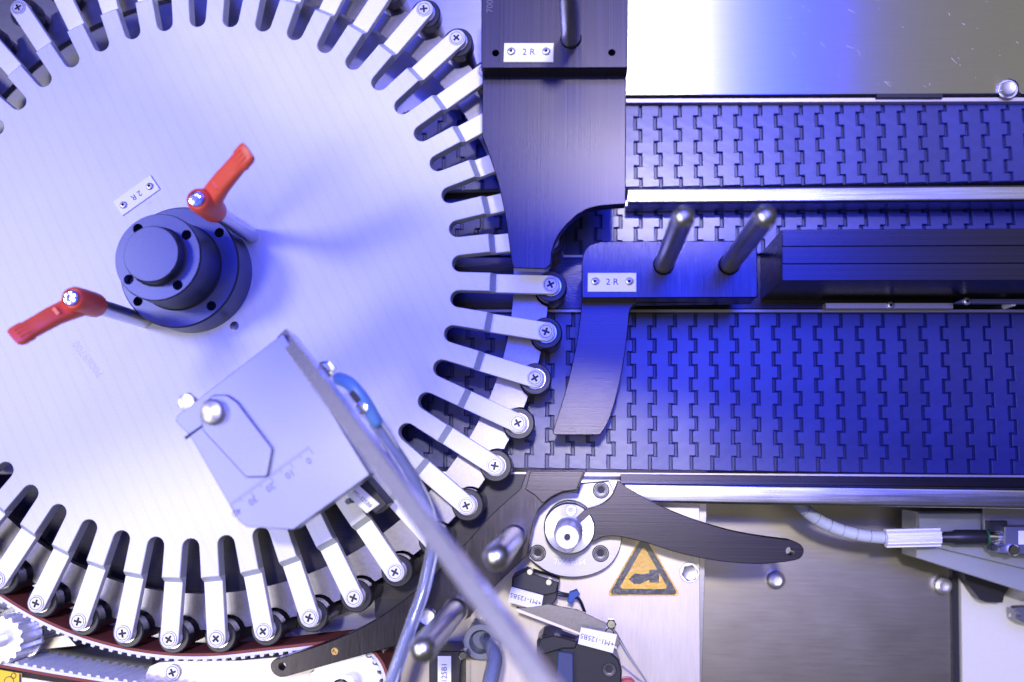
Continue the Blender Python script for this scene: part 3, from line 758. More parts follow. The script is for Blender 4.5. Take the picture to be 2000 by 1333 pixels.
# ------------------------------------------------------------------ pivot disc with mount plate
pv = thing('pivot_mount', 'rounded steel mount with socket screws around a bright slotted disc and post', 'mount', (*P(1112, 1033, Zp).xy, Zp))
po = pv.location / MM
mp_px = [(1032, 1090), (1031, 1052), (1038, 1018), (1052, 994), (1075, 975), (1098, 962), (1130, 962), (1132, 945), (1190, 940), (1200, 962), (1213, 1010), (1216, 1040)] + smooth2([(1216, 1040), (1210, 1075), (1190, 1105), (1155, 1123), (1113, 1128), (1075, 1120), (1048, 1103), (1032, 1090)], 4)[1:-1]
mpl = put('mount_plate', prism_mesh('mount_plate', rel(PX(mp_px, -30), po), 0, 18, 0.4), M['mount'], pv)
for x, y in ((1050, 1081), (1173, 1082), (1174, 958)):
    p = P(x, y, -29) - po
    put('screw', ME['socket'], None, pv, (p.x, p.y, 18.6), random.random())
    put('screw_ring', turned_mesh('screw_ring', [(4.4, 17), (4.4, 18.15), (4.1, 18.25), (3.8, 18.1), (3.75, 17.8)], 32), M['dark'], pv, (p.x, p.y, 0))
q = P(1113, 1098, -30) - po
lettering('70069354', 4.2, (q.x, q.y, 18.01), 0, M['engrave_pale'], mpl, 0.01, name='engraving')
c0 = P(1112, 1030, -12) - po
put('collar', turned_mesh('collar', [(13.2, 18), (13.2, 29), (12.8, 29.4), (12.0, 29.4)], 48), M['blackbolt'], pv, (c0.x, c0.y, 0))
c1 = P(1112, 1033, -8) - po
disc = put('disc', turned_mesh('disc', [(13.0, 30), (13.0, 38.8), (12.3, 39.5), (6.0, 39.5), (1.0, 39.5)], 64), M['alu'], pv, (c1.x, c1.y, 0))
cut(disc, [prism_mesh('c', box_pts(7.5, 0.0, 16, 4.4, 0) if False else box_pts(8 * math.cos(0.75), 8 * math.sin(0.75), 14, 3.6, 0.75), 35.5, 45, 0)])
for ang_ in (math.radians(85), math.radians(3), math.radians(-92)):
    x, y = 9.2 * math.cos(ang_), 9.2 * math.sin(ang_)
    put('disc_screw', turned_mesh('disc_screw', [(2.8, -2), (2.8, 0.7), (2.5, 1.0), (1.6, 1.0), (hex_r(1.35), 0.9), (hex_r(1.3), -0.6)], 30), M['bolt'], pv, (c1.x + x, c1.y + y, 39.5), 0.3)
post_xy = foot((1108, 1050), 40)
px_, py_ = post_xy[0] - po.x, post_xy[1] - po.y
post = put('post', turned_mesh('post', [(7.0, 39), (7.0, 60), (6.2, 62), (5.8, 86.4), (5.0, 87.4), (1.8, 87.4), (1.6, 84)], 40), M['turned'], pv, (px_, py_, 0))
put('post_bore', turned_mesh('post_bore', [(1.55, 84.0), (1.55, 84.6)], 20), M['dark'], post)

# curved black lever to the right
lv = thing('curved_lever', 'curved black lever arm tapering to a rounded end with a hole', 'lever', (*P(1350, 1040, -20).xy, -20))
lo = lv.location / MM
lv_px = smooth2([(1207, 939), (1255, 970), (1310, 997), (1365, 1018), (1430, 1037), (1490, 1048), (1545, 1055)], 4) + smooth2([(1545, 1055), (1564, 1064), (1570, 1078), (1561, 1092), (1535, 1098)], 4)[1:] + smooth2([(1535, 1098), (1480, 1102), (1410, 1097), (1335, 1083), (1270, 1063), (1232, 1053), (1205, 1048), (1180, 1049), (1160, 1058)], 4)[1:] + [(1120, 1060), (1120, 1010), (1145, 994)] + smooth2([(1145, 994), (1172, 986), (1192, 972), (1201, 955), (1207, 939)], 4)[1:-1]
la = put('lever_arm', prism_mesh('lever_arm', rel(PX(lv_px, -11), lo), 0, 9, 0.35), M['anod_x'], lv)
hp_ = P(1543, 1077, -11) - lo
cut(la, [hole(hp_.x, hp_.y, 2.1, -2, 12)])

# ------------------------------------------------------------------ long guide arm along the wheel, lower side
ga = thing('curved_guide', 'long curved black guide arm with two upright steel pins beside the drive belt', 'guide arm', (*P(850, 1150, -11).xy, -11))
gao = ga.location / MM
ga_px = [(1030, 918), (1146, 918), (1128, 960), (1098, 962), (1075, 974), (1052, 995), (1042, 1020), (1034, 1060), (1030, 1085), (985, 1128), (952, 1160), (918, 1205), (880, 1228), (830, 1246), (760, 1266), (650, 1296), (566, 1320)] + smooth2([(566, 1320), (548, 1323), (534, 1316), (528, 1302), (534, 1290), (552, 1284)], 3)[1:] + smooth2([(552, 1284), (640, 1255), (700, 1229), (760, 1194), (830, 1138), (900, 1072), (960, 1006), (1016, 956)], 4)[1:]
gaa = put('arm', prism_mesh('arm', rel(PX(ga_px, -2), gao), 0, 9, 0.35), M['anod_d'], ga)
lp = [foot((970, 1088), 95), foot((826, 1268), 95)]
h1 = P(551, 1302, -2) - gao; h2 = P(653, 1273, -2) - gao
cut(gaa, [hole(p[0] - gao.x, p[1] - gao.y, 6.6, -3, 14) for p in lp] + [hole(h1.x, h1.y, 2.0, -3, 14), hole(h2.x, h2.y, 1.9, -3, 14)])
for p in lp: turned('handle_pin', round_pin(5.6, 112), M['pin'], ga, 32, (p[0] - gao.x, p[1] - gao.y, -1))
put('brass_insert', turned_mesh('brass_insert', [(1.8, 0), (1.8, 8.6), (1.2, 8.6), (1.1, 7.0)], 20), M['brass'], ga, (h2.x, h2.y, 0))
cap_px = [(1036, 921), (1141, 921), (1126, 957), (1098, 961), (1078, 970), (1060, 984), (1045, 968), (1026, 956)]
put('upper_plate', prism_mesh('upper_plate', rel(PX(cap_px, 1), gao), 9.03, 11.5, 0.3), M['anod_x'], ga)
sb = thing('hex_bolt', 'bright hex bolt on the black bar under the long guide arm', 'bolt', (*P(836, 1204, -2).xy, -2.1))
put('head', ME['hexbolt'], None, sb, (0, 0, 3.2), 0.5)

# ------------------------------------------------------------------ toothed belt and pulleys
ZT = -13.0
tb = thing('toothed_belt', 'red-brown toothed drive belt with white teeth curving under the rollers', 'drive belt', (WC[0], WC[1] - 197, ZT - 30))
to_ = tb.location / MM
pc = P(673, 1340, ZT).xy; pr = 19.6
R_B = 197.4
path = []
rp_ = pr + 3.6
dwp = Vector((pc[0] - WC[0], pc[1] - WC[1])); th_ = math.degrees(math.atan2(dwp.y, dwp.x)); da_ = math.degrees(math.acos((R_B + rp_) / dwp.length))
for k in range(41): a = math.radians(-145 + (th_ - da_ + 145) * k / 40); path.append(Vector((WC[0] + R_B * math.cos(a), WC[1] + R_B * math.sin(a))))
for k in range(25):
    a = math.radians(th_ - da_ + 180 - 175 * k / 24); path.append(Vector((pc[0] + rp_ * math.cos(a), pc[1] + rp_ * math.sin(a))))
ret = [P(560, 1400, ZT).xy, P(300, 1352, ZT).xy, P(200, 1338, ZT).xy, P(100, 1322, ZT).xy, P(0, 1304, ZT).xy, P(-120, 1280, ZT).xy]
path += [Vector(p) for p in ret]
def belt_layer(path, d0, d1, z0, z1):
    n = len(path); L0, L1 = [], []
    for i in range(n):
        t = (path[min(i + 1, n - 1)] - path[max(i - 1, 0)]).normalized(); nr = Vector((t.y, -t.x))   # right-hand side of travel = away from the wheel
        L0.append(path[i] + nr * d0); L1.append(path[i] + nr * d1)
    v = [(p.x, p.y, z) for z in (z0, z1) for p in L0] + [(p.x, p.y, z) for z in (z0, z1) for p in L1]
    f = []
    for i in range(n - 1):
        f += [(i, i + 1, n + i + 1, n + i), (2 * n + i, 3 * n + i, 3 * n + i + 1, 2 * n + i + 1), (n + i, n + i + 1, 3 * n + i + 1, 3 * n + i), (i, 2 * n + i, 2 * n + i + 1, i + 1)]
    f += [(0, n, 3 * n, 2 * n), (n - 1, 3 * n - 1, 4 * n - 1, 2 * n - 1)]
    return v, f
def shift(v, o): return [(p[0] - o.x, p[1] - o.y, p[2] - o.z) for p in v]
v, f = belt_layer(path, 0, 1.5, ZT - 30, ZT); link('rubber_cover', new_mesh('rubber_cover', shift(v, to_), f, 40), M['rust'], tb)
v, f = belt_layer(path, 1.52, 3.0, ZT - 30, ZT - 0.1); link('toothed_back', new_mesh('toothed_back', shift(v, to_), f, 40), M['tooth'], tb)
tv, tf = [], []
acc = 0.0
for i in range(len(path) - 1):
    seg = path[i + 1] - path[i]; ln = seg.length; t = seg.normalized(); nr = Vector((t.y, -t.x))
    while acc < ln:
        c = path[i] + t * acc; b0 = len(tv)
        for z in (ZT - 30, ZT - 0.1):
            for u, w in ((-1.3, 2.95), (1.3, 2.95), (0.8, 4.3), (-0.8, 4.3)):
                q = c + t * u + nr * w; tv.append((q.x, q.y, z))
        tf += [(b0, b0 + 1, b0 + 5, b0 + 4), (b0 + 1, b0 + 2, b0 + 6, b0 + 5), (b0 + 2, b0 + 3, b0 + 7, b0 + 6), (b0 + 3, b0, b0 + 4, b0 + 7), (b0 + 4, b0 + 5, b0 + 6, b0 + 7)]
        acc += 5.0
    acc -= ln
tt = link('teeth', new_mesh('teeth', shift(tv, to_), tf), M['tooth'], tb); tt['kind'] = 'stuff'
def gear_r(r, n, d): return lambda a: r - d * (0.5 - 0.5 * max(-1, min(1, 2.2 * math.cos(n * a))))
def pulley(name, label, c, r, ztop, nt, shaft):
    t = thing(name, label, 'pulley', (c[0], c[1], -52), 'toothed drive pulleys')
    put('toothed_body', turned_mesh('toothed_body', [(gear_r(r, nt, 1.5), 6), (gear_r(r, nt, 1.5), ztop + 52 - 0.4), (gear_r(r - 0.4, nt, 1.5), ztop + 52), (shaft + 0.5, ztop + 52)], nt * 8), M['turned'], t)
    put('shaft', turned_mesh('shaft', [(shaft, 0), (shaft, ztop + 52 + 9), (shaft - 0.8, ztop + 52 + 9.8)], 32), M['steel'], t)
    return t
pulley('toothed_pulley', 'bright toothed pulley wrapped by the red belt beneath the long guide arm', pc, pr, -14, 24, 5.2)
lpc = P(10, 1248, -12).xy
p2 = pulley('toothed_pulley', 'bright toothed pulley with rim flange near the yellow sticker', lpc, 12.5, -8, 16, 4.0)
put('rim_flange', turned_mesh('rim_flange', [(14.6, 28), (14.6, 30), (12, 30)], 48), M['steel'], p2)
bk1 = prism('backing_bar', [tuple(p) for p in PX([(276, 1420), (284, 1318), (292, 1302), (310, 1294), (350, 1291), (470, 1290), (560, 1282), (640, 1262), (760, 1262), (640, 1420)], -22)], -40, -22, M['plate'])
tag(bk1, 'pale steel backing bar behind the toothed belt with a cross screw', 'bar')
bs = thing('cross_screw', 'bright cross head screw in the pale backing bar', 'screw', (*P(337, 1314, -21).xy, -22))
put('head', ME['flat_cross'], None, bs, (0, 0, 0.9), 0.4)
bk2 = prism('backing_bar', [tuple(p) for p in PX([(62, 1252), (130, 1240), (150, 1262), (75, 1270)], -30)], -44, -30, M['floor'])
tag(bk2, 'small grey steel wedge beside the flanged toothed pulley', 'bar')
dkp = prism('dark_plate', [tuple(p) for p in PX([(-60, 1180), (300, 1270), (290, 1420), (-60, 1420)], -52)], -58, -52, M['black'])
tag(dkp, 'black plate seen inside the toothed belt loop', 'plate')
lbp = prism('sill_plate', [tuple(p) for p in PX([(-60, 1312), (60, 1325), (300, 1365), (300, 1430), (-60, 1430)], -40)], -50, -40, M['plate'])
tag(lbp, 'pale steel sill below the returning toothed belt', 'plate')
ys_ = thing('caution_sticker', 'yellow sticker with thin black line drawing on the pale sill', 'sticker', (*P(20, 1325, -40).xy, -40))
yo = ys_.location / MM
put('sheet', prism_mesh('sheet', rel(PX([(-50, 1300), (43, 1316), (43, 1420), (-50, 1420)], -40), yo), 0.0, 0.2, 0), M['sticker'], ys_)
put('border', prism_mesh('border', rel(PX([(38, 1316), (42, 1317), (42, 1420), (38, 1420)], -40), yo), 0.2, 0.26, 0), M['ink'], ys_)
for x, y, r in ((18, 1332, 3.0), (27, 1320, 1.6)):
    c = P(x, y, -40) - yo
    v, f = ringstack([(r, 0.2), (r, 0.27), (r - 0.45, 0.27), (r - 0.45, 0.2)], 32, False, False); put('line_drawing', new_mesh('line_drawing', v, f), M['ink'], ys_, (c.x, c.y, 0))

# ------------------------------------------------------------------ foreground sensor bracket
ZK = 72.0
sk = thing('sensor_bracket', 'galvanised bracket box with pointer and scale on a slanting bar over the wheel', 'bracket', (*P(560, 850, ZK).xy, ZK))
ko = sk.location / MM
def krel(v): return tuple(Vector(v) - ko)
pl_px = [(553, 652), (346, 812), (343, 823), (372, 853), (466, 1018), (482, 1030), (573, 1035), (722, 928)]
put('scale_plate', prism_mesh('scale_plate', rel(PX(pl_px, ZK), ko), -3, 0, 0.3), M['bracket'], sk)
put('skirt', prism_mesh('skirt', rel(PX([(573, 1035), (722, 928), (719, 924), (570, 1031)], ZK), ko), -11, -3.05, 0.1), M['bracket'], sk)
put('notch', prism_mesh('notch', rel(PX([(360, 854), (395, 830), (397, 834), (363, 859)], ZK), ko), -0.5, 0.12, 0), M['dark'], sk)
ptr = put('pointer', prism_mesh('pointer', round_poly(rel(PX([(394, 812), (400, 788), (419, 772), (446, 772), (466, 786), (535, 877), (525, 932), (483, 933), (399, 842)], ZK), ko), 2.0), 0.02, 1.8, 0.5), M['bracket'], sk)
put('bolt_dome', turned_mesh('bolt_dome', [(5.8, 1.8), (5.8, 3.8), (4.8, 5.6), (2.6, 6.6), (0.6, 6.9)], 40), M['bolt'], sk, krel((*P(420, 806, ZK).xy, ZK)))
put('bolt', ME['hexbolt'], None, sk, krel((*P(364, 786, ZK - 5).xy, ZK - 5)), 0.4)
tk_v, tk_f = [], []
A_, B_ = P(601, 872, ZK), P(448, 984, ZK); dv = (B_ - A_); nn = Vector((-dv.y, dv.x, 0)).normalized() * -1
if True:
    for i in range(0, 41):
        p = A_ + dv * (i / 40.0) - ko; ln = 4.2 if i % 10 == 0 else 2.6 if i % 5 == 0 else 1.6
        t_ = dv.normalized() * 0.13; b0 = len(tk_v)
        nq = Vector((dv.y, -dv.x, 0)).normalized(); nq = nq if nq.y < 0 else -nq
        for q in (p - t_, p + t_, p + t_ + nq * ln, p - t_ + nq * ln): tk_v.append((q.x, q.y, 0.03))
        tk_f.append((b0, b0 + 1, b0 + 2, b0 + 3))
ticks = put('tick_marks', new_mesh('tick_marks', tk_v, tk_f), M['scaleink'], sk); ticks['kind'] = 'stuff'
sa_ = math.atan2(-dv.y, -dv.x) + PI
for s_, x, y in (('0', 603, 900), ('10', 566, 926), ('20', 528, 952), ('30', 494, 978), ('40', 462, 1001)):
    q = P(x, y, ZK) - ko; lettering(s_, 4.2, (q.x, q.y, 0.03), sa_, M['scaleink'], sk, 0.01)
# slanting bar: rises towards the photographer
E0, E1 = P(549, 651, 66), P(1085, 1370, 200)
ax = (E1 - E0).normalized(); side = Vector((ax.y, -ax.x, 0)).normalized()
if side.x < 0: side = -side
upv = side.cross(ax).normalized(); upv = upv if upv.z > 0 else -upv
wb, hb_ = 6.6, 9.0
bv = []
cb_ = 0.7
prof_ = [(-wb / 2 + cb_, 0), (wb / 2 - cb_, 0), (wb / 2, -cb_), (wb / 2, -hb_), (-wb / 2, -hb_), (-wb / 2, -cb_)]
for E in (E0, E1):
    for s_, h_ in prof_: bv.append(tuple(E + side * s_ + upv * h_ - ko))
put('slanting_bar', new_mesh('slanting_bar', bv, [(i, (i + 1) % 6, 6 + (i + 1) % 6, 6 + i) for i in range(6)] + [(5, 4, 3, 2, 1, 0), (6, 7, 8, 9, 10, 11)]), M['bar'], sk)
put('nut', turned_mesh('nut', [(hex_r(4.2), -3), (hex_r(4.2), 1.2), (2.4, 1.6), (2.3, 3.2)], 30), M['steel'], sk, krel(P(637, 722, 66)), 0.2)
# cable clamp and tube on the bar's far side
cb = thing('cable_clamp', 'translucent blue cable clamp with a small screw beside the slanting bar', 'clamp', tuple(P(697, 784, 62)))
cbo = cb.location / MM
put('loop', tube_mesh('loop', [p - cbo for p in spline([P(655, 738, 66), P(680, 748, 70), P(705, 775, 70), P(728, 812, 66), P(737, 828, 62)], 6)], [1.6, 2.4] + [3.0] * 21 + [2.4, 1.6], 12), M['clampblue'], cb)
put('screw', turned_mesh('screw', [(2.6, 3), (2.6, 5.4), (1.2, 5.6)], 24), M['steel'], cb, tuple(P(711, 799, 68) - cbo))
put('slot', prism_mesh('slot', box_pts(0, 0, 5.5, 2.8, -0.9), 3.0, 4.4, 0.2), M['dark'], cb, tuple(P(697, 776, 69) - cbo))
def tube(name, label, cat, pts, r, m, core=None, group=None):
    c = pts[0]; t = thing(name, label, cat, tuple(c), group)
    pth = [p - Vector(c) for p in spline(pts, 10)]
    put('tube_wall', tube_mesh('tube_wall', pth, r, 14), m, t)
    if core: put('core', tube_mesh('core', pth, core, 8), M['core'], t)
    return t
tube('clear_tube', 'clear blue-tinted tube leaving the clamp along the slanting bar', 'tube', [P(733, 826, 58), P(770, 880, 52), P(806, 935, 46), P(832, 985, 40), P(846, 1040, 34), P(843, 1080, 32), P(828, 1150, 34), P(800, 1230, 38), P(762, 1340, 42), P(748, 1390, 42)], 3.1, M['tube'], 1.3)
# sensor under the bracket with its label
s8 = thing('sensor', 'small black sensor with label +M1-125B8 under the bracket box', 'sensor', tuple(P(715, 962, 12)), 'black sensors with white labels')
s8o = s8.location / MM
put('body', prism_mesh('body', rel(PX([(683, 945), (706, 926), (757, 985), (733, 1005)], 30), s8o), 0, 17.5, 0.4), M['black'], s8)
lc = [P(694, 943, 30.6), P(672, 962, 30.2), P(716, 1003, 30.2), P(741, 985, 30.6)]
slab('label', [c for c in lc], 0.6, M['white'], s8, s8o)
ctr = sum(lc, Vector()) / 4 - s8o
u_ = (lc[3] - lc[0]).normalized(); v_ = (lc[0] - lc[1]); v_ = (v_ - u_ * v_.dot(u_)).normalized(); w_ = u_.cross(v_)
tx = lettering('+M1-125B8', 2.7, tuple(ctr + w_ * 0.12), Matrix((u_, v_, w_)).transposed().to_euler()[:], M['ink'], s8, 0.02)
put('screw', turned_mesh('screw', [(1.5, 0), (1.5, 9), (1.2, 9.5)], 16), M['steel'], s8, tuple(P(688, 978, 18) - s8o))

# ------------------------------------------------------------------ sensors on the base plate
def facing_label(name, text, corners, size, parent, o, flip=True):
    """corners (mm): the text's upper-left, lower-left, lower-right, upper-right"""
    slab(name, corners, 0.6, M['white'], parent, o)
    c = [Vector(p) for p in corners]; ctr = sum(c, Vector()) / 4 - o
    u = (c[3] - c[0]).normalized(); v = c[0] - c[1]; v = (v - u * v.dot(u)).normalized(); w = u.cross(v)
    lettering(text, size, tuple(ctr + w * 0.1), Matrix((u, v, w)).transposed().to_euler()[:], M['ink'], parent, 0.02)
s5 = thing('sensor', 'black sensor with upside-down label +M1-125B5 and blue cable tie', 'sensor', tuple(P(1045, 1165, -36)), 'black sensors with white labels')
s5o = s5.location / MM
put('body', prism_mesh('body', rel(PX([(1000, 1128), (1026, 1115), (1092, 1137), (1087, 1172), (1070, 1192), (1058, 1195), (996, 1176)], -16), s5o), 0, 18, 0.5), M['black'], s5)
put('ridge', prism_mesh('ridge', rel(PX([(1002, 1128), (1026, 1116), (1091, 1138), (1086, 1158), (1062, 1163), (1000, 1146)], -13), s5o), 18.02, 23, 0.4), M['black'], s5)
facing_label('label', '+M1-125B5', [P(1056, 1194, -15.0), P(1061, 1164, -12.4), P(998.6, 1147, -12.4), P(992, 1176, -15.0)], 3.5, s5, s5o)
for x, y in ((1035, 1117), (1072, 1137)):
    put('screw', turned_mesh('screw', [(1.8, 20), (1.8, 25.0), (1.4, 25.5)], 16), M['steel'], s5, (P(x, y, -12).x - s5o.x, P(x, y, -12).y - s5o.y, 0))
for dz in (0, 1.2):
    put('wire', tube_mesh('wire', [p - s5o for p in spline([P(1085, 1156 + dz * 3, -22), P(1100, 1160 + dz * 3, -22), P(1118, 1164 + dz * 2, -24), P(1132, 1172, -30), P(1142, 1195, -38)], 5)], 0.8, 8), M['black'], s5)
put('cable_tie', prism_mesh('cable_tie', rel(PX([(1112, 1157), (1127, 1152), (1133, 1162), (1122, 1170), (1118, 1180), (1108, 1176)], -20), s5o), 12, 17, 0.3), M['blueplastic'], s5)
br = thing('sensor_bracket', 'bent bright steel sensor bracket sheet between the two upside-down labels', 'bracket', tuple(P(1120, 1220, -36)))
bro = br.location / MM
put('sheet', prism_mesh('sheet', rel(PX([(1010, 1189), (1206, 1264), (1212, 1258), (1208, 1240), (1194, 1222), (1130, 1192), (1070, 1180), (1040, 1186)], -14), bro), 20, 22, 0.2), M['dullsteel'], br)
put('edge', prism_mesh('edge', rel(PX([(1008, 1188), (1205, 1263), (1206, 1269), (1008, 1195)], -14), bro), 16, 21.8, 0.1), M['plate'], br)
put('bolt', turned_mesh('bolt', [(hex_r(2.6), 22), (hex_r(2.6), 25.5), (1.8, 26)], 30), M['steel'], br, tuple(Vector((P(1194, 1220, -10) - bro).xy.to_3d())))
put('bolt', turned_mesh('bolt', [(hex_r(2.6), 22), (hex_r(2.6), 24.5), (1.8, 25)], 30), M['steel'], br, tuple(Vector((P(1190, 1236, -12) - bro).xy.to_3d())))
put('leg', prism_mesh('leg', rel(PX([(1100, 1215), (1130, 1226), (1128, 1236), (1098, 1225)], -30), bro), 0, 16, 0.1), M['floor'], br)
s6 = thing('sensor_label', 'white tag with upside-down label +M1-125B5 hanging over the black clamp', 'label', tuple(P(1166, 1250, -10)))
s6o = s6.location / MM
facing_label('tag_plate', '+M1-125B5', [P(1197, 1276, -9), P(1205, 1240, -7), P(1135, 1226, -7), P(1129, 1258, -9)], 3.7, s6, s6o)
kc = thing('black_clamp', 'black rounded clamp with a socket screw and blue strap', 'clamp', tuple(P(1130, 1300, -46)))
kco = kc.location / MM
ck = round_poly(rel(PX([(1048, 1252), (1060, 1240), (1085, 1240), (1140, 1256), (1188, 1270), (1208, 1288), (1215, 1310), (1212, 1360), (1048, 1380)], -20), kco), 2.0)
put('body', prism_mesh('body', ck, 0, 26, 0.8), M['black'], kc)
put('lug', prism_mesh('lug', round_poly(rel(PX([(1050, 1262), (1056, 1248), (1082, 1242), (1128, 1254), (1124, 1268), (1100, 1268), (1060, 1280)], -12), kco), 1.5), 26.05, 33, 0.6), M['black'], kc)
put('screw', ME['socket'], None, kc, tuple(Vector((*(P(1190, 1309, -19) - kco).xy, 27.0))))
put('strap', prism_mesh('strap', rel(PX([(1089, 1272), (1120, 1277), (1121, 1390), (1084, 1390)], -16), kco), 26.1, 29, 0.6), M['strap'], kc)
wr = thing('thin_wire', 'thin bright wire loop lying on the base plate beside the black clamp', 'wire', tuple(P(1235, 1290, Zp)))
wro = wr.location / MM
put('strand', tube_mesh('strand', [p - wro for p in spline([P(1205, 1240, -30), P(1228, 1280, -38), P(1258, 1325, -46), P(1262, 1334, -47), P(1250, 1330, -47), P(1215, 1302, -44)], 6)], 0.55, 8), M['tube'], wr)
rb = thing('red_button', 'small red round button beside the black clamp with blue strap', 'button', tuple(P(1225, 1338, Zp)))
put('cap', turned_mesh('cap', [(4.6, 0), (4.6, 5), (4.0, 6), (1, 6.2)], 32), M['pinkred'], rb)
gg = thing('cable_gland', 'grey hexagonal cable gland beside the slanting bar', 'gland', tuple(P(945, 1244, -46)))
put('nut', turned_mesh('nut', [(hex_r(10.5), -2), (hex_r(10.5), 14), (9.0, 15.5), (6.2, 15.5), (6.0, 2)], 36), M['grey'], gg)
tube('clear_tube', 'clear blue-tinted tube leaving the grey cable gland', 'tube', [P(950, 1250, -44), P(962, 1266, -20), P(966, 1290, -8), P(958, 1330, 0), P(950, 1370, 4)], 4.0, M['tube'], 2.0)
s1 = thing('sensor', 'black sensor with upright label M1-125B1 and a hex bolt', 'sensor', tuple(P(870, 1320, -46)), 'black sensors with white labels')
s1o = s1.location / MM
put('body', prism_mesh('body', rel(PX([(838, 1280), (852, 1272), (908, 1272), (900, 1300), (895, 1400), (838, 1400)], -20), s1o), 0, 26, 0.5), M['black'], s1)
facing_label('label', 'M1-125B1', [P(855, 1372, -19.4), P(881, 1372, -19.4), P(881, 1282, -19.4), P(855, 1282, -19.4)], 3.9, s1, s1o)
put('side_plate', prism_mesh('side_plate', rel(PX([(888, 1296), (910, 1288), (910, 1400), (888, 1400)], -26), s1o), 0, 20, 0.2), M['steel'], s1)
put('bolt', turned_mesh('bolt', [(hex_r(2.6), 20), (hex_r(2.6), 29), (1.8, 29.6)], 30), M['steel'], s1, tuple(Vector((P(905, 1280, -18) - s1o).xy.to_3d())))

# ------------------------------------------------------------------ lower right: deep floor, beam, cable, sensor
for x, y, lab in ((1514, 1132, 'blurred dome bolt on the deep floor plate below the curved lever'), (1838, 1143, 'blurred dome bolt on the deep floor plate beside the grey beam')):
    t = thing('dome_bolt', lab, 'bolt', tuple(P(x, y, Z_FLOOR)))
    put('head', turned_mesh('head', [(5.6, 0), (5.6, 2.5), (4.6, 4.6), (2.8, 5.6), (hex_r(1.8), 5.5), (hex_r(1.7), 3.6)], 36), M['bolt'], t)
cp = prism('cream_panel', [tuple(p) for p in PX([(1876, 1050), (2600, 1050), (2600, 1750), (1886, 1750)], -112)], -118, -112, M['cream']); tag(cp, 'cream white panel beyond the dark joint on the deep floor', 'panel')
gpn = prism('joint_strip', [tuple(p) for p in PX([(1858, 1050), (1876, 1050), (1886, 1750), (1868, 1750)], -116)], -119.5, -116, M['dark']); tag(gpn, 'dark joint strip beside the cream panel', 'strip')
bm_ = thing('support_beam', 'grey-green square support beam slanting under the cable', 'beam', tuple(P(1950, 1080, -100)))
bmo = bm_.location / MM
put('beam', prism_mesh('beam', rel(PX([(1790, 1000), (1790, 1090), (2500, 1316), (2500, 1000)], -75), bmo), 0, 25, 0.4), M['olive'], bm_)
put('upper_flange', prism_mesh('upper_flange', rel(PX([(1795, 1003), (1795, 1062), (2500, 1231), (2500, 1003)], -72), bmo), 25.05, 28, 0.4), M['olive'], bm_)
dkb = prism('dark_bracket', [tuple(p) for p in PX([(1872, 1100), (1878, 1130), (1905, 1168), (1918, 1174), (1950, 1175), (1953, 1160), (1962, 1148), (1962, 1120)], -106)], -111.8, -100, M['black']); tag(dkb, 'dark cut-off bracket on the cream panel under the grey beam', 'bracket')
lug = thing('steel_lug', 'small grey lug with an oblong hole at the cream panel edge', 'lug', tuple(P(2000, 1200, -111)))
lgo = lug.location / MM
lg = put('tongue', prism_mesh('tongue', round_poly(rel(PX([(1982, 1186), (2100, 1182), (2100, 1240), (2000, 1217), (1984, 1208)], -95), lgo), 1.5), 10, 16, 0.4), M['bracket'], lug)
lh = P(1989, 1200, -95) - lgo; cut(lg, [hole(lh.x, lh.y, 1.6, 5, 20)])
# cable with spiral wrap, sleeve, connector
cz = -62
cable = thing('sensor_cable', 'spiral-wrapped sensor cable with white ribbed sleeve and black plug', 'cable', tuple(P(1560, 988, cz)))
cbo2 = cable.location / MM
pth = spline([P(1556, 978, cz), P(1572, 996, cz), P(1600, 1017, cz), P(1640, 1035, cz), P(1685, 1046, cz), P(1735, 1051, cz)], 14)
put('cable_core', tube_mesh('cable_core', [p - cbo2 for p in pth], 2.3, 12), M['core'], cable)
tot = [0.0]
for i in range(1, len(pth)): tot.append(tot[-1] + (pth[i] - pth[i - 1]).length)
rr = []
fine = []
N_ = 240
for i in range(N_ + 1):
    s = tot[-1] * i / N_; j = max(k for k in range(len(tot)) if tot[k] <= s + 1e-9); j = min(j, len(pth) - 2)
    fr = (s - tot[j]) / max(tot[j + 1] - tot[j], 1e-6); fine.append(pth[j].lerp(pth[j + 1], fr) - cbo2)
    ph = (s / 7.4) % 1.0
    rr.append(3.5 if ph > 0.07 else 2.7)
put('spiral_wrap', tube_mesh('spiral_wrap', fine, rr, 14, 40), M['wrap'], cable)
S0, S1 = P(1729, 1051.5, cz), P(1834, 1049, cz)
put('sleeve', tube_mesh('sleeve', [S0 - cbo2, S1 - cbo2], 5.0, 14, 20), M['sleeve'], cable)
for k in range(5):
    a = 0.5 + k * 0.55; off = Vector((0, math.cos(a), math.sin(a))) * 5.0
    put('rib', tube_mesh('rib', [S0 - cbo2 + off, S1 - cbo2 + off], 0.45, 6), M['white'], cable)
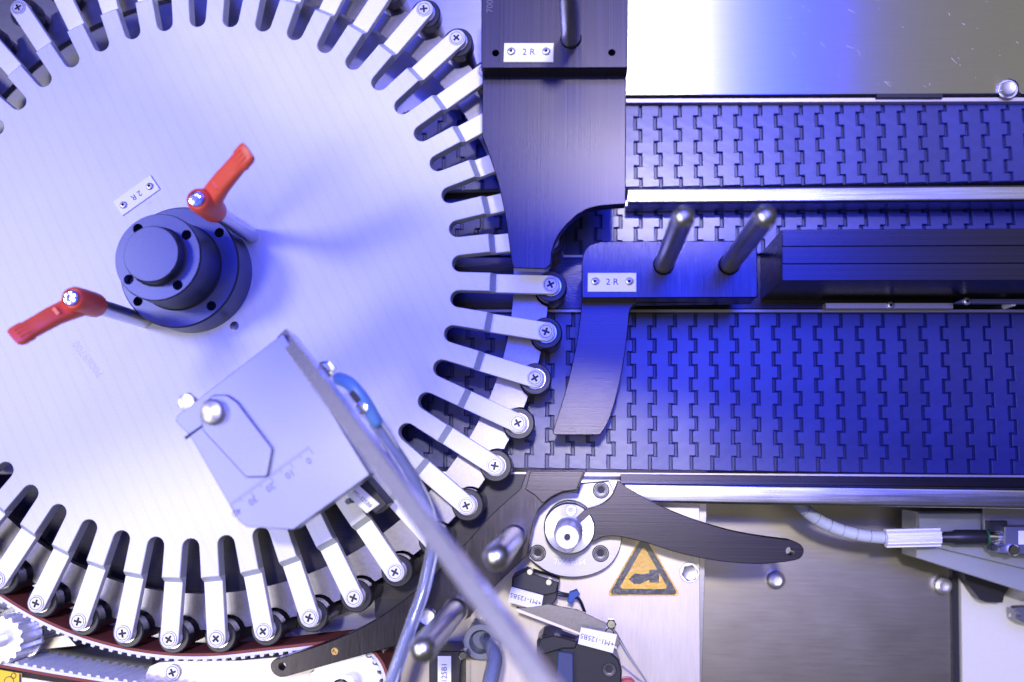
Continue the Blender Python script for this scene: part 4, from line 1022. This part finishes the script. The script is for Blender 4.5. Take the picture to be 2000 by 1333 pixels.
pl = [P(1830, 1050, cz), P(1842, 1050, cz), P(1846, 1050, cz), P(1858, 1050, cz), P(1866, 1050, cz), P(1922, 1050, cz), P(1927, 1050, cz)]
put('plug', tube_mesh('plug', [p - cbo2 for p in pl], [2.6, 2.8, 3.2, 3.2, 4.2, 4.2, 3.8], 20, 40), M['black'], cable)
put('plug_seal', tube_mesh('plug_seal', [P(1925, 1050, cz) - cbo2, P(1928, 1050, cz) - cbo2], 4.3, 20), M['green'], cable)
nv, nf = [], []
NA, NB = P(1928, 1050, cz) - cbo2, P(1953, 1050, cz) - cbo2
put('nut', tube_mesh('nut', [NA, NA.lerp(NB, 0.35), NA.lerp(NB, 0.36), NB], [4.5, 4.5, 4.3, 4.3], 24, 60), M['steel'], cable)
for k in range(20):
    a = 2 * PI * k / 20; off = Vector((0, math.cos(a), math.sin(a))) * 4.3
    put('knurl', tube_mesh('knurl', [NA.lerp(NB, 0.4) + off, NB + off], 0.35, 5), M['steel'], cable)
sm = thing('sensor', 'pale sensor housing on a steel plate at the end of the wrapped cable', 'sensor', tuple(P(1980, 1050, -80)))
smo = sm.location / MM
put('back_plate', prism_mesh('back_plate', rel(PX([(1921, 990), (2120, 990), (2120, 1082), (1935, 1078), (1922, 1066)], -66), smo), 12, 14, 0.3), M['mount'], sm)
put('socket_block', prism_mesh('socket_block', rel(PX([(1932, 1018), (1968, 1018), (1968, 1080), (1936, 1076)], -60), smo), 14.05, 20, 0.4), M['black'], sm)
put('housing', prism_mesh('housing', round_poly(rel(PX([(1962, 1028), (2120, 1028), (2120, 1088), (1950, 1082), (1950, 1070), (1962, 1064)], -54), smo), 1.0), 14.1, 26, 0.5), M['bracket'], sm)
put('label', prism_mesh('label', rel(PX([(1989, 1037), (2120, 1037), (2120, 1064), (1989, 1064)], -54), smo), 26.0, 26.3, 0.1), M['white'], sm)
put('screw', turned_mesh('screw', [(3.0, 26), (3.0, 27.8), (2.4, 28.6)], 28), M['steel'], sm, tuple(Vector((P(1981, 1075, -52) - smo).xy.to_3d())))
